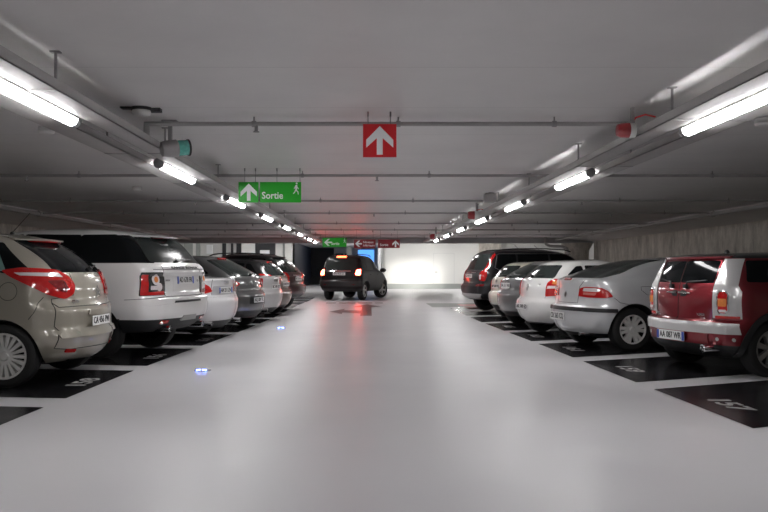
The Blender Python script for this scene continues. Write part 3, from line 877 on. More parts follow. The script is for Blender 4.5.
# pipes across the ceiling
PN = ['nearest pipe under the ceiling, running between the two lamp rows', 'second pipe across the ceiling, behind the large green exit sign', 'third pipe across the ceiling', 'fourth pipe across the ceiling',
      'fifth pipe across the ceiling', 'sixth pipe across the ceiling', 'farthest pipe across the ceiling, just before the concrete beam']
for i, (y, xa, xb) in enumerate(((6.58, -1.95, 2.22), (10.2, -7.3, 7.6), (13.97, -7.3, 7.6), (17.0, -7.3, 7.6), (20.8, -7.3, 7.6), (24.2, -7.3, 7.6), (27.7, -7.3, 7.6))):
    lb = PN[i] if i < 2 or i == 6 else PN[i]+' counted from the viewpoint'
    t = thing('ceiling_pipe', lb, 'pipe', (0, y, 2.46), 0, 'pipes across the ceiling')
    bm = bmesh.new(); cyl(bm, (xa, 0, 0), (xb, 0, 0), .019, 12); obj('pipe_run', bm, M_PIPE, t, smooth=40)
    xs = [-1.0, .25, 1.6] if i == 0 else [-5.5, -3.9, -.9, .8, 4.6, 6.6]
    for k, x in enumerate(xs):
        bm = bmesh.new(); cyl(bm, (x, 0, 0), (x, 0, .06), .007, 8); cyl(bm, (x-.018, 0, 0), (x+.018, 0, 0), .027, 12); obj('pipe_clip', bm, M_GALVD, t, smooth=40)
    for x in ([-.98] if i == 0 else [-4.6, .1, 5.4] if i % 2 else [-3.2, 3.9]):
        bm = bmesh.new(); cyl(bm, (x, 0, -.05), (x, 0, .0), .016, 10); lathe(bm, [(.004, -.075), (.028, -.072), (.028, -.068), (.012, -.055), (.012, -.05)], 14, 'z', (x, 0, 0)); obj('sprinkler_head', bm, M_GALVD, t, smooth=40)
    if i == 0:
        for x, s in ((-1.93, 1), (2.2, -1)):
            bm = bmesh.new(); tube(bm, [(x, 0, 0), (x, 0, -.06), (x, 0, -.105)], .026, 10); obj('pipe_drop', bm, M_PIPE, t, smooth=40)
for sd, lb in ((1, 'long pipe along the top of the right rough concrete wall'), (-1, 'long pipe along the top of the left wall')):
    x = sd*(7.69 if sd > 0 else 7.39); bm = bmesh.new()
    cyl(bm, (x, YB+.2, 2.44), (x, 31.3, 2.44), .045, 12)
    t = tag(obj('wall_pipe', bm, M_PIPE, None, smooth=40), lb, 'pipe')
    for k in range(8):
        y = -6+4.6*k; bm = bmesh.new(); lathe(bm, [(.056, y-.05), (.062, y-.04), (.062, y+.04), (.056, y+.05)], 12, 'y', (x, 0, 2.44)); boxmm(bm, (x-.01, y-.02, 2.44), (x+.01, y+.02, 2.52)); obj('pipe_collar', bm, M_PIPE, t, smooth=40)
bm = bmesh.new(); tube(bm, [(8.15, 31.2, 0), (8.15, 31.2, 1.9), (8.1, 31.2, 2.06), (7.9, 31.2, 2.14), (7.4, 31.2, 2.17), (7.25, 31.2, 2.24), (7.22, 31.2, 2.36), (7.22, 31.2, 2.52)], .06, 10)
tag(obj('drain_pipe', bm, M_PIPE, None, smooth=50), 'bent grey drain pipe in front of the rough column', 'pipe')

# smoke detectors
def detector(x, y, z, label, dark=False, s=1.0):
    t = thing('smoke_detector', label, 'smoke detector', (x, y, z), 0, 'smoke detectors')
    bm = bmesh.new()
    if dark:
        lathe(bm, [(.085*s, 0), (.085*s, -.022), (.05*s, -.03)], 20); boxmm(bm, (-.16, -.05, -.012), (.05, .02, 0))
        boxmm(bm, (-.02, .0, -.03), (.15, .07, 0))
    else: lathe(bm, [(.07*s, 0), (.07*s, -.02), (.05*s, -.025)], 20)
    obj('base', bm, M_BLACK if dark else M_WHITEPL, t, smooth=35)
    bm = bmesh.new(); lathe(bm, [(.074*s, -.022), (.076*s, -.045), (.066*s, -.062), (.03*s, -.07), (.0001, -.072)], 22); obj('dome', bm, M_WHITEPL, t, smooth=35)
detector(-1.86, 6.2, CEIL, 'white round smoke detector on a dark base near the left tray', True, 1.0)
detector(-3.0, 7.05, CEIL, 'small white smoke detector over the beige car')
detector(3.45, 6.65, CEIL, 'small white smoke detector over the red car')
detector(-3.7, 12.1, CEIL, 'small white smoke detector over the white SUV roof, left of the tray')
detector(3.1, 10.1, CEIL, 'small white smoke detector over the silver hatchback')

# emergency bulkhead spotlight with green lens on the left tray
t = thing('emergency_spotlight', 'round steel lamp with green lens on the inner left tray', 'emergency lamp', (-1.735, 6.75, 2.275))
Mx = Matrix.Rotation(math.radians(-60), 4, 'Z') @ Matrix.Rotation(math.radians(8), 4, 'X')
def turned(bm): bmesh.ops.transform(bm, matrix=Mx, verts=bm.verts[:]); return bm
bm = bmesh.new(); lathe(bm, [(.04, -.12), (.065, -.11), (.075, -.06), (.078, .02), (.07, .03)], 24, 'y'); obj('housing', turned(bm), M_GALVD, t, smooth=35)
bm = bmesh.new(); lathe(bm, [(.07, .03), (.07, .12), (.068, .125)], 24, 'y'); obj('lens', turned(bm), M_GREENLENS, t, smooth=35)
bm = bmesh.new(); lathe(bm, [(.074, .12), (.076, .135), (.07, .14), (.05, .142)], 24, 'y'); obj('front_ring', turned(bm), M_BLACK, t, smooth=35)
bm = bmesh.new(); boxmm(bm, (-.05, -.02, .05), (-.02, .02, .245)); boxmm(bm, (-.10, -.05, .23), (.03, .05, .245)); obj('bracket', bm, M_GALVD, t)
# red alarm sounders
def sounder(x, y, z, label, s=1.0):
    t = thing('hanging_alarm_sounder', label, 'alarm', (x, y, z), 0, 'red alarm sounders')
    bm = bmesh.new(); lathe(bm, [(.02*s, -.105*s), (.05*s, -.10*s), (.062*s, -.07*s), (.064*s, 0)], 22, 'x'); obj('horn', bm, M_SOUNDER, t, smooth=40)
    bm = bmesh.new(); lathe(bm, [(.064*s, 0), (.064*s, .05*s), (.055*s, .055*s)], 22, 'x'); obj('base', bm, M_WHITEPL, t, smooth=40)
    bm = bmesh.new(); boxmm(bm, (.02*s, -.02, .055*s), (.045*s, .02, CEIL-z)); obj('bracket', bm, M_GALVD, t)
    bm = bmesh.new(); tube(bm, [(.02*s, 0, .05*s), (.05, -.02, .10), (.12, -.04, .12), (.20, -.05, .10)], .007, 6); obj('cable', bm, M_SIGNRED, t, smooth=50)
sounder(2.115, 6.2, 2.335, 'red and white alarm sounder beside the nearest right tube light', .95)
sounder(2.07, 15.0, 2.27, 'small red alarm sounder far along the right lamp row', 1.3)
sounder(2.02, 23.6, 2.22, 'tiny red alarm sounder at the far end of the right tray', 1.4)
# junction box on the right tray
bm = bmesh.new(); boxmm(bm, (1.98, 13.0, 2.36), (2.16, 13.2, 2.50)); boxmm(bm, (2.06, 13.05, 2.5), (2.14, 13.1, CEIL))
tag(obj('hanging_junction_box', bm, M_GALV), 'grey junction box above the right tray', 'junction box')

# ------------------------------------------------------------------ signs
UP = [(.5, .935), (.91, .52), (.91, .285), (.59, .57), (.59, .07), (.41, .07), (.41, .57), (.09, .285), (.09, .52)]
def arrow_poly(kind, s, sx=1.0):
    p = [((u-.5)*s*sx, (v-.5)*s) for u, v in UP]
    return [(-y, x) for x, y in p] if kind == 'left' else p
def sign_face(x, z): return frame((x, 0, z), (1, 0, 0), (0, -1, 0))
def wires(t, xs, z):
    for x in xs:
        bm = bmesh.new(); cyl(bm, (x, .01, h-.002), (x, .01, CEIL-z), .004, 6); boxmm(bm, (x-.007, .0, CEIL-z-.04), (x+.007, .02, CEIL-z)); obj('suspension_wire', bm, M_WIRE, t)
def panel(t, x0, x1, z0, z1, m, name='panel'):
    bm = bmesh.new(); boxmm(bm, (x0, 0, z0), (x1, .02, z1)); return obj(name, bm, m, t)
# red arrow
Y = 6.35; k = Y/F_PX
sx0, sx1 = (363-VX)*k, (396.5-VX)*k; zt, zb_ = CAMH+(VY-124)*k, CAMH+(VY-157)*k
t = thing('direction_sign', 'square red sign with a white upward arrow hanging over the aisle', 'sign', ((sx0+sx1)/2, Y, zb_))
w = (sx1-sx0)/2; h = zt-zb_
panel(t, -w, w, 0, h, M_SIGNRED)
bm = bmesh.new(); prism(bm, [(x, y) for x, y in arrow_poly('up', h)], .004, frame((0, 0, h/2), (1, 0, 0), (0, -1, 0))); obj('arrow', bm, M_SIGNWHITE, t)
wires(t, (-w*.7, w*.64), zb_)
# green exit sign
Y = 9.9; k = Y/F_PX
gx0, gx1, gxm = (238.5-VX)*k, (301-VX)*k, (259-VX)*k; zt, zb_ = CAMH+(VY-182)*k, CAMH+(VY-202.5)*k; h = zt-zb_
t = thing('exit_sign', 'green hanging sign with white arrow and walking figure near the left lamp row', 'sign', (gx0, Y, zb_))
panel(t, 0, gxm-gx0-.008, 0, h, M_SIGNGREEN); panel(t, gxm-gx0+.012, gx1-gx0, 0, h, M_SIGNGREEN)
bm = bmesh.new(); prism(bm, arrow_poly('up', h*.97), .004, frame(((gxm-gx0)/2, 0, h/2), (1, 0, 0), (0, -1, 0))); obj('arrow', bm, M_SIGNWHITE, t)
text('lettering', 'Sortie', .125, M_SIGNWHITE, t, frame((gxm-gx0+.175, -.001, h*.33), (1, 0, 0), (0, -1, 0)), width=.275, bold=.002)
FIG = [[(-.008, .058), (.010, .058), (.016, .03), (.034, .008), (.028, .002), (.010, .018), (.008, -.012), (.026, -.03), (.030, -.066), (.020, -.066), (.014, -.036), (-.006, -.018), (-.018, -.04), (-.036, -.062), (-.044, -.054), (-.026, -.03), (-.014, .0), (-.014, .022), (-.026, .006), (-.034, .012)], [(.004+.013*math.cos(2*PI*q/14), .078+.013*math.sin(2*PI*q/14)) for q in range(14)]]
bm = bmesh.new()
for p in FIG: prism(bm, p, .004, frame((gx1-gx0-.06, 0, h*.64), (1, 0, 0), (0, -1, 0)))
obj('pictogram', bm, M_SIGNWHITE, t)
wires(t, (.08, .22, .5, .8), zb_)
# far green sign
Y = 25.0; k = Y/F_PX
x0, x1 = (322.5-VX)*k, (346.5-VX)*k; zt, zb_ = CAMH+(VY-237.8)*k, CAMH+(VY-247)*k; h = zt-zb_
t = thing('exit_sign', 'small far green sign with a left arrow above the driving car', 'sign', (x0, Y, zb_))
panel(t, 0, x1-x0, 0, h, M_SIGNGREEN)
bm = bmesh.new(); prism(bm, arrow_poly('left', h*.95), .004, frame((.18, 0, h/2), (1, 0, 0), (0, -1, 0))); obj('arrow', bm, M_SIGNWHITE, t)
text('lettering', 'Sortie', .13, M_SIGNWHITE, t, frame((.42, -.001, h*.36), (1, 0, 0), (0, -1, 0)), width=.27, bold=.003)
bm = bmesh.new()
for p in FIG: prism(bm, p, .004, frame((x1-x0-.06, 0, h*.66), (1, 0, 0), (0, -1, 0)))
obj('pictogram', bm, M_SIGNWHITE, t)
wires(t, (.1, x1-x0-.1), zb_)
# far red signs
for (a, b, lb, kind) in ((354, 375.6, 'far maroon sign with a left arrow and two lines of lettering', 'left'), (378, 399.8, 'far maroon sign with an upward arrow at its right end', 'up')):
    x0, x1 = (a-VX)*k, (b-VX)*k; zt, zb_ = CAMH+(VY-239.5)*k, CAMH+(VY-248)*k; h = zt-zb_; W = x1-x0
    t = thing('direction_sign', lb, 'sign', (x0, Y, zb_)); panel(t, 0, W, 0, h, M_SIGNMAROON)
    bm = bmesh.new(); prism(bm, arrow_poly(kind, h*.92), .004, frame((.15 if kind == 'left' else W-.14, 0, h/2), (1, 0, 0), (0, -1, 0))); obj('arrow', bm, M_SIGNWHITE, t)
    if kind == 'left':
        text('lettering', 'Niveaux', .10, M_SIGNWHITE, t, frame((.47, -.001, h*.68), (1, 0, 0), (0, -1, 0)), width=.34, bold=.002)
        text('lettering', 'inférieurs', .10, M_SIGNWHITE, t, frame((.49, -.001, h*.30), (1, 0, 0), (0, -1, 0)), width=.38, bold=.002)
    else: text('lettering', 'Sortie', .11, M_SIGNWHITE, t, frame((.20, -.001, h*.36), (1, 0, 0), (0, -1, 0)), width=.27, bold=.002)
    wires(t, (.08, W-.08), zb_)
# white strip standing in for the highlight on the white wall's corner
bm = bmesh.new(); boxmm(bm, (.50, 45.2, 0), (.66, 45.4, 2.95)); struct('wall_corner_highlight', bm, M_SIGNWHITE)

# blue floor studs
for x, y, lb in ((-1.98, 9.02, 'nearer blue glowing floor stud on the grey aisle'), (-1.80, 15.5, 'farther blue glowing floor stud on the grey aisle')):
    t = thing('floor_stud', lb, 'floor light', (x, y, 0), 0, 'blue floor studs')
    bm = bmesh.new(); lathe(bm, [(.10, 0), (.095, .012), (.06, .02), (.0001, .022)], 20); obj('base', bm, M_GALVD, t, smooth=40)
    bm = bmesh.new()
    for dx in (-.035, .035): boxmm(bm, (dx-.022, -.085, .008), (dx+.022, -.06, .024))
    obj('lens', bm, M_LED, t)

# ------------------------------------------------------------------ render look
w = bpy.data.worlds.new('world'); SC.world = w; w.use_nodes = True
w.node_tree.nodes['Background'].inputs['Color'].default_value = (.02, .02, .02, 1); w.node_tree.nodes['Background'].inputs['Strength'].default_value = .3
SC.view_settings.view_transform = 'Standard'; SC.view_settings.look = 'None'; SC.view_settings.gamma = 1; SC.view_settings.exposure = 0.6
SC.cycles.max_bounces = 8; SC.cycles.diffuse_bounces = 5; SC.cycles.glossy_bounces = 4; SC.cycles.caustics_reflective = False
SC.cycles.sample_clamp_indirect = 6
SC.cycles.use_denoising = True
# ------------------------------------------------------------------ the cars
def RR(deg): return math.radians(deg)                 # right-hand bays: nose to +x
def RL(deg): return PI-math.radians(deg)              # left-hand bays: nose to -x
PR = 'cars parked on the right'; PLF = 'cars parked on the left'

def side_glass(c, panes, m=M_GLASS, name='side_window'):
    for p in panes:
        mm = m
        if isinstance(p, tuple): p, mm = p
        c.both(name, p, 'x', mm, round_=.035)

# --- left 1: beige people carrier
P = paint('beige_metallic', (.33, .305, .255), .3, .32)
sp = dict(L=4.47, H=1.62, zb=.24, belt=1.05, paint=P, black_below=.25, R=.325, axles=(.74, 3.47), rim='many', rim_mat=M_ALLOYW, rim_r=.235, arch=.05,
    r=[(.24, .16), (.30, .08), (.38, .03), (.50, .0), (.535, .005), (.56, .035), (.76, .045), (.82, .07), (.86, .105), (1.0, .125), (1.12, .165), (1.20, .215), (1.51, .66), (1.56, .78), (1.59, 1.0), (1.62, 1.5)],
    w=[(.24, .80), (.40, .875), (.62, .905), (.90, .905), (1.05, .89), (1.18, .855), (1.51, .69), (1.56, .62), (1.595, .50), (1.62, .22)],
    a=[(.3, .36), (.6, .36), (.9, .32), (1.2, .30), (1.62, .3)], b=[(.3, .42), (.6, .42), (.9, .36), (1.2, .32), (1.66, .26)], bow=[(.3, .10), (1.66, .09)])
c = Car('car', 'beige people carrier parked nearest on the left, cut by the photo edge', 'car', sp, (-2.93, 8.45), RL(1), PLF)
c.patch('rear_window', [(-.66, 1.17), (.66, 1.17), (.56, 1.52), (-.56, 1.52)], 's', M_GLASS, round_=.06)
c.spoiler(1.545, .56, .20, .02, P, M_RED, .36)
side_glass(c, [([(.42, 1.15), (.66, 1.15), (.92, 1.20), (.92, 1.47), (.82, 1.48)], M_GLASS), [(.96, 1.16), (1.80, 1.14), (1.80, 1.51), (.96, 1.48)], [(1.86, 1.14), (2.85, 1.10), (2.35, 1.48), (1.86, 1.51)], [(2.92, 1.10), (3.25, 1.08), (2.60, 1.44)]])
c.both('quarter_pane', [(.70, 1.185), (.90, 1.18), (.90, 1.42), (.82, 1.40)], 'x', M_GREENGLASS, off=.007, round_=.04)
for sg in (1, -1):
    t = c.patch('tail_lamp', [(sg*u, v) for u, v in [(.42, 1.02), (.48, .93), (.62, .89), (.82, .94), (1.14, 1.13), (1.17, 1.19), (.95, 1.215), (.60, 1.19), (.46, 1.12)]], 's', M_RED, off=.016, round_=.05)
    c.patch('reverse_lens', [(sg*u, v) for u, v in [(.58, 1.115), (1.02, 1.135), (1.06, 1.165), (.62, 1.155)]], 's', M_CLEAR, off=.019, parent=t, round_=.012)
    c.patch('indicator_lens', [(sg*u, v) for u, v in [(.53, 1.0), (.60, .955), (.70, .985), (.80, 1.08), (.60, 1.09)]], 's', M_REDD, off=.019, parent=t, round_=.03)
    c.patch('reflector', [(sg*u, v) for u, v in [(.50, .335), (.66, .35), (.66, .385), (.50, .37)]], 's', M_RED, off=.008, round_=.012)
c.ribbon('tailgate_seam', [('s', [(-.78, .86), (-.74, .815), (.74, .815), (.78, .86)]), ('s', [(.42, 1.16), (.46, .93), (.78, .90), (.80, .62), (.74, .565), (-.74, .565), (-.80, .62), (-.78, .90), (-.46, .93), (-.42, 1.16)])], M_SEAM)
c.ribbon('bumper_seam', [('s', [(.78, .56), (.80, .40), (.60, .375), (-.60, .375), (-.80, .40), (-.78, .56)]), ('s', [(.86, .92), (.98, .80), (1.06, .70)]), ('s', [(-.86, .92), (-.98, .80), (-1.06, .70)])], M_SEAM)
c.patch('bumper_strip', [(-.76, .50), (.76, .50), (.78, .525), (.74, .545), (-.74, .545), (-.78, .525)], 's', P, off=.016)
c.plate(.06, .65, 'CA 456 PM', blue=False); c.badge(.40, .86, 'CITROËN', .055, .30); c.emblem(-.06, .96, chevrons(.11, .07)); c.badge(-.40, .86, 'C4', .05, .09)
c.patch('plate_recess', [(-.32, .72), (.32, .72), (.30, .765), (-.30, .765)], 's', P, off=.014, round_=.01)
c.ribbon('fuel_flap', [('L', [(.66+.09*math.cos(q*PI/10), .98+.09*math.sin(q*PI/10)) for q in range(21)])], M_SEAM, width=.005)
c.ribbon('door_seam', [(m, [(1.83, .34), (1.83, 1.13)]) for m in 'LR']+[(m, [(1.02, .78), (.95, 1.0), (.95, 1.14)]) for m in 'LR']+[(m, [(2.86, .34), (2.88, 1.08)]) for m in 'LR'], M_SEAM)
c.handles((1.2, 2.1), 1.0, P); c.mirrors(3.0, 1.08, P); c.wiper(-.05, -.45, 1.20, 1.235); c.windscreen(1.12, 1.51); c.headlamps(.72)
bm = bmesh.new(); lathe(bm, [(.03, 0), (.02, .03), (.004, .04)], 10, 'z', (1.05, 0, 1.585)); tube(bm, [(1.05, 0, 1.61), (.85, 0, 1.83)], .004, 6); obj('antenna', bm, M_BLACK, c.root)

# --- left 2: white luxury SUV
P = paint('white_gloss', (.80, .79, .78), 0, .3)
sp = dict(L=4.79, H=1.78, zb=.36, belt=1.22, paint=P, black_below=.535, R=.37, axles=(.98, 3.72), rim='ten', rim_mat=M_ALLOYD, arch=.05,
    r=[(.36, .20), (.42, .09), (.53, .02), (.60, .0), (.80, .0), (.83, .02), (.85, .06), (1.0, .07), (1.12, .085), (1.14, .07), (1.17, .075), (1.21, .085), (1.25, .112), (1.29, .150), (1.33, .188), (1.66, .50), (1.71, .62), (1.75, .95), (1.78, 1.6)],
    w=[(.36, .84), (.5, .91), (.70, .955), (1.0, .955), (1.20, .935), (1.30, .90), (1.64, .76), (1.70, .70), (1.75, .55), (1.78, .25)],
    a=[(.3, .26), (.8, .24), (1.2, .18), (1.78, .2)], b=[(.3, .28), (.8, .26), (1.2, .20), (1.78, .2)], bow=[(.3, .08), (1.78, .06)])
c = Car('car', 'large white SUV with black roof pillars, second car on the left', 'car', sp, (-2.54, 10.75), RL(13), PLF)
c.patch('rear_window', [(-.74, 1.295), (.74, 1.295), (.64, 1.64), (-.64, 1.64)], 's', M_GLASS2, round_=.05)
c.spoiler(1.695, .64, .22, .03, P, M_REDD, .22)
side_glass(c, [[(.33, 1.285), (1.22, 1.285), (1.22, 1.67), (.70, 1.67)], [(1.22, 1.285), (2.10, 1.285), (2.10, 1.685), (1.22, 1.67)], [(2.12, 1.285), (3.22, 1.27), (2.62, 1.66), (2.12, 1.685)]])
for sg in (1, -1):
    q = lambda pts: [(sg*u, v) for u, v in pts]
    t = c.patch('tail_lamp', q([(.56, .845), (.99, .845), (.97, 1.16), (.60, 1.16), (.56, 1.10)]), 's', M_LAMPGLASS, off=.014, round_=.02)
    c.patch('brake_lens', q([(.87, .90), (.97, .90), (.95, 1.135), (.87, 1.135)]), 's', M_RED, off=.017, parent=t)
    c.patch('brake_lens', q([(.585, .86), (.97, .86), (.97, .90), (.585, .91)]), 's', M_RED, off=.017, parent=t)
    for (cu, cv, rr, m) in ((.745, 1.065, .075, M_CLEAR), (.745, 1.065, .04, M_AMBER), (.68, .965, .055, M_CLEAR)):
        c.patch('round_lens', [(sg*(cu+rr*math.cos(k*PI/10)), cv+rr*math.sin(k*PI/10)) for k in range(20)], 's', m, off=.018+.003*(m is M_AMBER), parent=t)
    c.patch('reverse_lens', q([(.70, .93), (.84, .93), (.84, .985), (.70, .985)]), 's', M_CLEAR, off=.0175, parent=t)
    c.patch('pillar_cover', q([(.66, 1.285), (1.05, 1.285), (.98, 1.66), (.62, 1.66)]), 's', M_GLASS, off=.0035, parent=None)
    c.patch('reflector', q([(.50, .475), (.68, .475), (.68, .515), (.50, .515)]), 's', M_RED, off=.008)
c.patch('tailgate_trim', [(-.60, 1.125), (.60, 1.125), (.60, 1.155), (-.60, 1.155)], 's', P, off=.03, round_=.008)
c.patch('plate_recess', [(-.36, .90), (.36, .90), (.33, 1.115), (-.33, 1.115)], 's', P, off=.003, round_=.02)
c.patch('bumper_step', [(-.42, .745), (.42, .745), (.40, .775), (-.40, .775)], 's', M_BLACK, off=.004)
c.patch('bumper', [(-1.28, .54), (1.28, .54), (1.28, .70), (.60, .735), (-.60, .735), (-1.28, .70)], 's', P, off=.012)
c.patch('tow_cover', [(-.24, .50), (.24, .50), (.20, .57), (-.20, .57)], 's', mat('grey_cover', (.35, .35, .34), rough=.5, noise=.05), off=.02)
c.ribbon('tailgate_seam', [('s', [(.57, 1.25), (.57, .835), (-.57, .835), (-.57, 1.25)]), ('s', [(-.78, 1.20), (.78, 1.20)])], M_SEAM, width=.006)
c.ribbon('bumper_seam', [('s', [(.60, .835), (1.25, .80)]), ('s', [(-.60, .835), (-1.25, .80)])], M_SEAM, width=.006)
c.plate(.0, 1.05, 'AD 678 FR', h=.11); c.badge(-.02, 1.222, 'RANGE ROVER', .055, .80, M_SEAM); c.badge(.46, 1.05, 'SPORT', .035, .16, M_ALLOYD); c.emblem(-.47, 1.04, oval(.035, .02), M_ALLOYD)
c.ribbon('door_seam', [(m, [(1.22, .55), (1.22, 1.26)]) for m in 'LR']+[(m, [(2.11, .45), (2.11, 1.26)]) for m in 'LR']+[(m, [(3.22, .45), (3.22, 1.24)]) for m in 'LR'], M_SEAM)
c.handles((1.5, 2.4), 1.12, P); c.mirrors(3.2, 1.22, P, 1.2); c.wiper(.1, -.42, 1.31, 1.33); c.windscreen(1.27, 1.66); c.headlamps(.85)
for y in (.5, -.5): c.exhaust(y, .40, .045, .05)

# --- left 3: white coupe with sloping dark roof
P = paint('pearl_white', (.70, .70, .71), .1, .3)
def coupe_profile():
    return dict(L=4.65, H=1.36, zb=.20, belt=.96, black_below=.33, R=.33, axles=(.98, 3.73), rim='ten', rim_mat=M_ALLOY,
    r=[(.20, .20), (.30, .08), (.42, .02), (.56, .0), (.68, .0), (.72, .02), (.75, .045), (.92, .06), (1.0, .05), (1.035, .03), (1.045, .06), (1.06, .25), (1.085, .55), (1.15, .85), (1.28, 1.55), (1.33, 1.95), (1.36, 2.4)],
    w=[(.20, .82), (.36, .89), (.60, .925), (.85, .92), (.98, .88), (1.05, .80), (1.28, .62), (1.33, .50), (1.36, .24)],
    a=[(.3, .40), (.9, .36), (1.05, .3), (1.36, .3)], b=[(.3, .38), (.9, .34), (1.36, .28)], bow=[(.3, .12), (1.36, .10)])
sp = coupe_profile(); sp['paint'] = P; sp['roof_paint'] = paint('black_roof', (.008, .008, .009), 0, .3, .35); sp['roof_above'] = 1.10
c = Car('car', 'white coupe with dark sloping roof, third car on the left behind the white SUV', 'car', sp, (-2.42, 13.1), RL(15), PLF)
c.patch('rear_window', [(-.60, 1.085), (.60, 1.085), (.46, 1.30), (-.46, 1.30)], 's', M_GLASS, dv=.012)
side_glass(c, [[(1.25, 1.06), (1.85, 1.05), (1.85, 1.26), (1.70, 1.25)], [(1.88, 1.05), (3.10, 1.02), (2.45, 1.27), (1.88, 1.275)]])
for sg in (1, -1):
    q = lambda pts: [(sg*u, v) for u, v in pts]
    t = c.patch('tail_lamp', q([(.42, .83), (.58, .80), (.86, .80), (.92, .88), (.90, .965), (.62, .965), (.50, .93)]), 's', M_RED, off=.012, round_=.04)
    c.patch('lamp_band', q([(.56, .855), (.88, .855), (.88, .875), (.55, .875)]), 's', M_REDD, off=.015, parent=t)
c.patch('plate_recess', [(-.44, .77), (.44, .77), (.40, .92), (-.40, .92)], 's', mat('grey_plate_panel', (.40, .40, .42), rough=.4, noise=.05), off=.003, round_=.03)
c.plate(.03, .845, 'AM 211 ZN'); c.emblem(0, .985, [d for i in range(4) for d in [[((i-1.5)*.04+.026*math.cos(k*PI/8), .026*math.sin(k*PI/8)) for k in range(16)]]], t=.003)
c.ribbon('bumper_seam', [('s', [(-1.1, .74), (-.5, .735), (.5, .735), (1.1, .74)]), ('s', [(.42, 1.03), (.45, .83), (.44, .74)]), ('s', [(-.42, 1.03), (-.45, .83), (-.44, .74)])], M_SEAM)
c.ribbon('door_seam', [(m, [(1.88, .34), (1.86, 1.04)]) for m in 'LR']+[(m, [(3.2, .34), (3.2, 1.0)]) for m in 'LR'], M_SEAM)
c.handles((2.1,), .88, P); c.mirrors(3.15, 1.0, P); c.windscreen(1.02, 1.28); c.headlamps(.68)
for y in (.55, -.55): c.exhaust(y, .30, .04, .05)

# --- compact hatchback used several times
def hatch(H=1.40, W=.865, L=4.05, lean=1.0, belt=.98, zb=.22, roof0=.42, black=.28, bumper=.66):
    return dict(L=L, H=H, zb=zb, belt=belt, black_below=black, R=.31, axles=(.66, L-.86), rim='five', rim_mat=M_ALLOY,
    r=[(zb, .16), (zb+.08, .07), (.40, .02), (.50, .0), (bumper-.06, .005), (bumper-.02, .025), (bumper+.02, .075), (.88, .095), (belt, .13), (belt+.04, .17), (H-.10, roof0), (H-.05, roof0+.10), (H-.02, roof0+.35), (H, roof0+.9)],
    w=[(zb, W-.08), (.38, W-.02), (.60, W), (.84, W-.005), (belt, W-.045), (belt+.05, W-.08), (H-.10, W-.235), (H-.05, W-.31), (H-.02, W-.44), (H, W-.62)],
    a=[(.3, .36), (.9, .32), (H, .26)], b=[(.3, .36), (.9, .32), (H, .24)], bow=[(.3, .11), (H, .08)])
def hatch_glass(c, H, belt, W=.865, L=4.05, q0=.42, roof0=.42):
    wb_, wt = W-.20, W-.30
    c.patch('rear_window', [(-wb_, belt+.045), (wb_, belt+.045), (wt, H-.11), (-wt, H-.11)], 's', M_GLASS2, round_=.05)
    side_glass(c, [[(q0+.10, belt+.10), (q0+.42, belt+.055), (q0+.42, H-.12), (roof0+.30, H-.13)], [(q0+.47, belt+.05), (q0+1.30, belt+.04), (q0+1.30, H-.11), (q0+.47, H-.115)], [(q0+1.36, belt+.04), (L-1.38, belt+.02), (L-1.92, H-.13), (q0+1.36, H-.11)]])
    c.ribbon('door_seam', [(m, [(q0+1.33, .34), (q0+1.33, belt+.02)]) for m in 'LR']+[(m, [(L-1.32, .34), (L-1.32, belt)]) for m in 'LR'], M_SEAM)
    c.handles((q0+.75, q0+1.6), belt-.10, c.sp['paint']); c.mirrors(L-1.40, belt+.01, c.sp['paint']); c.windscreen(belt+.06, H-.12); c.headlamps(.70)
    c.wiper(.0, -.34, belt+.06, belt+.09)

# --- left 4: grey hatchback
P = paint('grey_metallic', (.115, .115, .115), .5, .36)
sp = hatch(1.50, .89, 4.28, belt=1.02, roof0=.78, bumper=.74, black=.36); sp['paint'] = P
c = Car('car', 'dark grey hatchback with a raked rear window, fourth car on the left', 'car', sp, (-2.26, 15.5), RL(15), PLF)
hatch_glass(c, 1.50, 1.02, .89, 4.28, .62, .78)
for sg in (1, -1):
    q = lambda pts: [(sg*u, v) for u, v in pts]
    t = c.patch('tail_lamp', q([(.50, .92), (.66, .86), (.98, .86), (1.06, .95), (1.0, 1.0), (.72, .99)]), 's', M_RED, off=.012, round_=.05)
    c.patch('reverse_lens', q([(.62, .90), (.80, .895), (.82, .935), (.66, .945)]), 's', M_CLEAR, off=.015, parent=t)
c.patch('high_brake_lamp', [(-.18, 1.405), (.18, 1.405), (.18, 1.425), (-.18, 1.425)], 's', M_RED, off=.02)
c.emblem(0, .93, lion(.12)); c.patch('plate_recess', [(-.36, .51), (.36, .51), (.33, .66), (-.33, .66)], 's', M_BLACK, off=.003, round_=.03); c.plate(0, .585, 'AQ 309 TL', blue=False)
c.ribbon('tailgate_seam', [('s', [(-.62, 1.04), (-.66, .86), (-.6, .755), (.6, .755), (.66, .86), (.62, 1.04)])], M_SEAM)

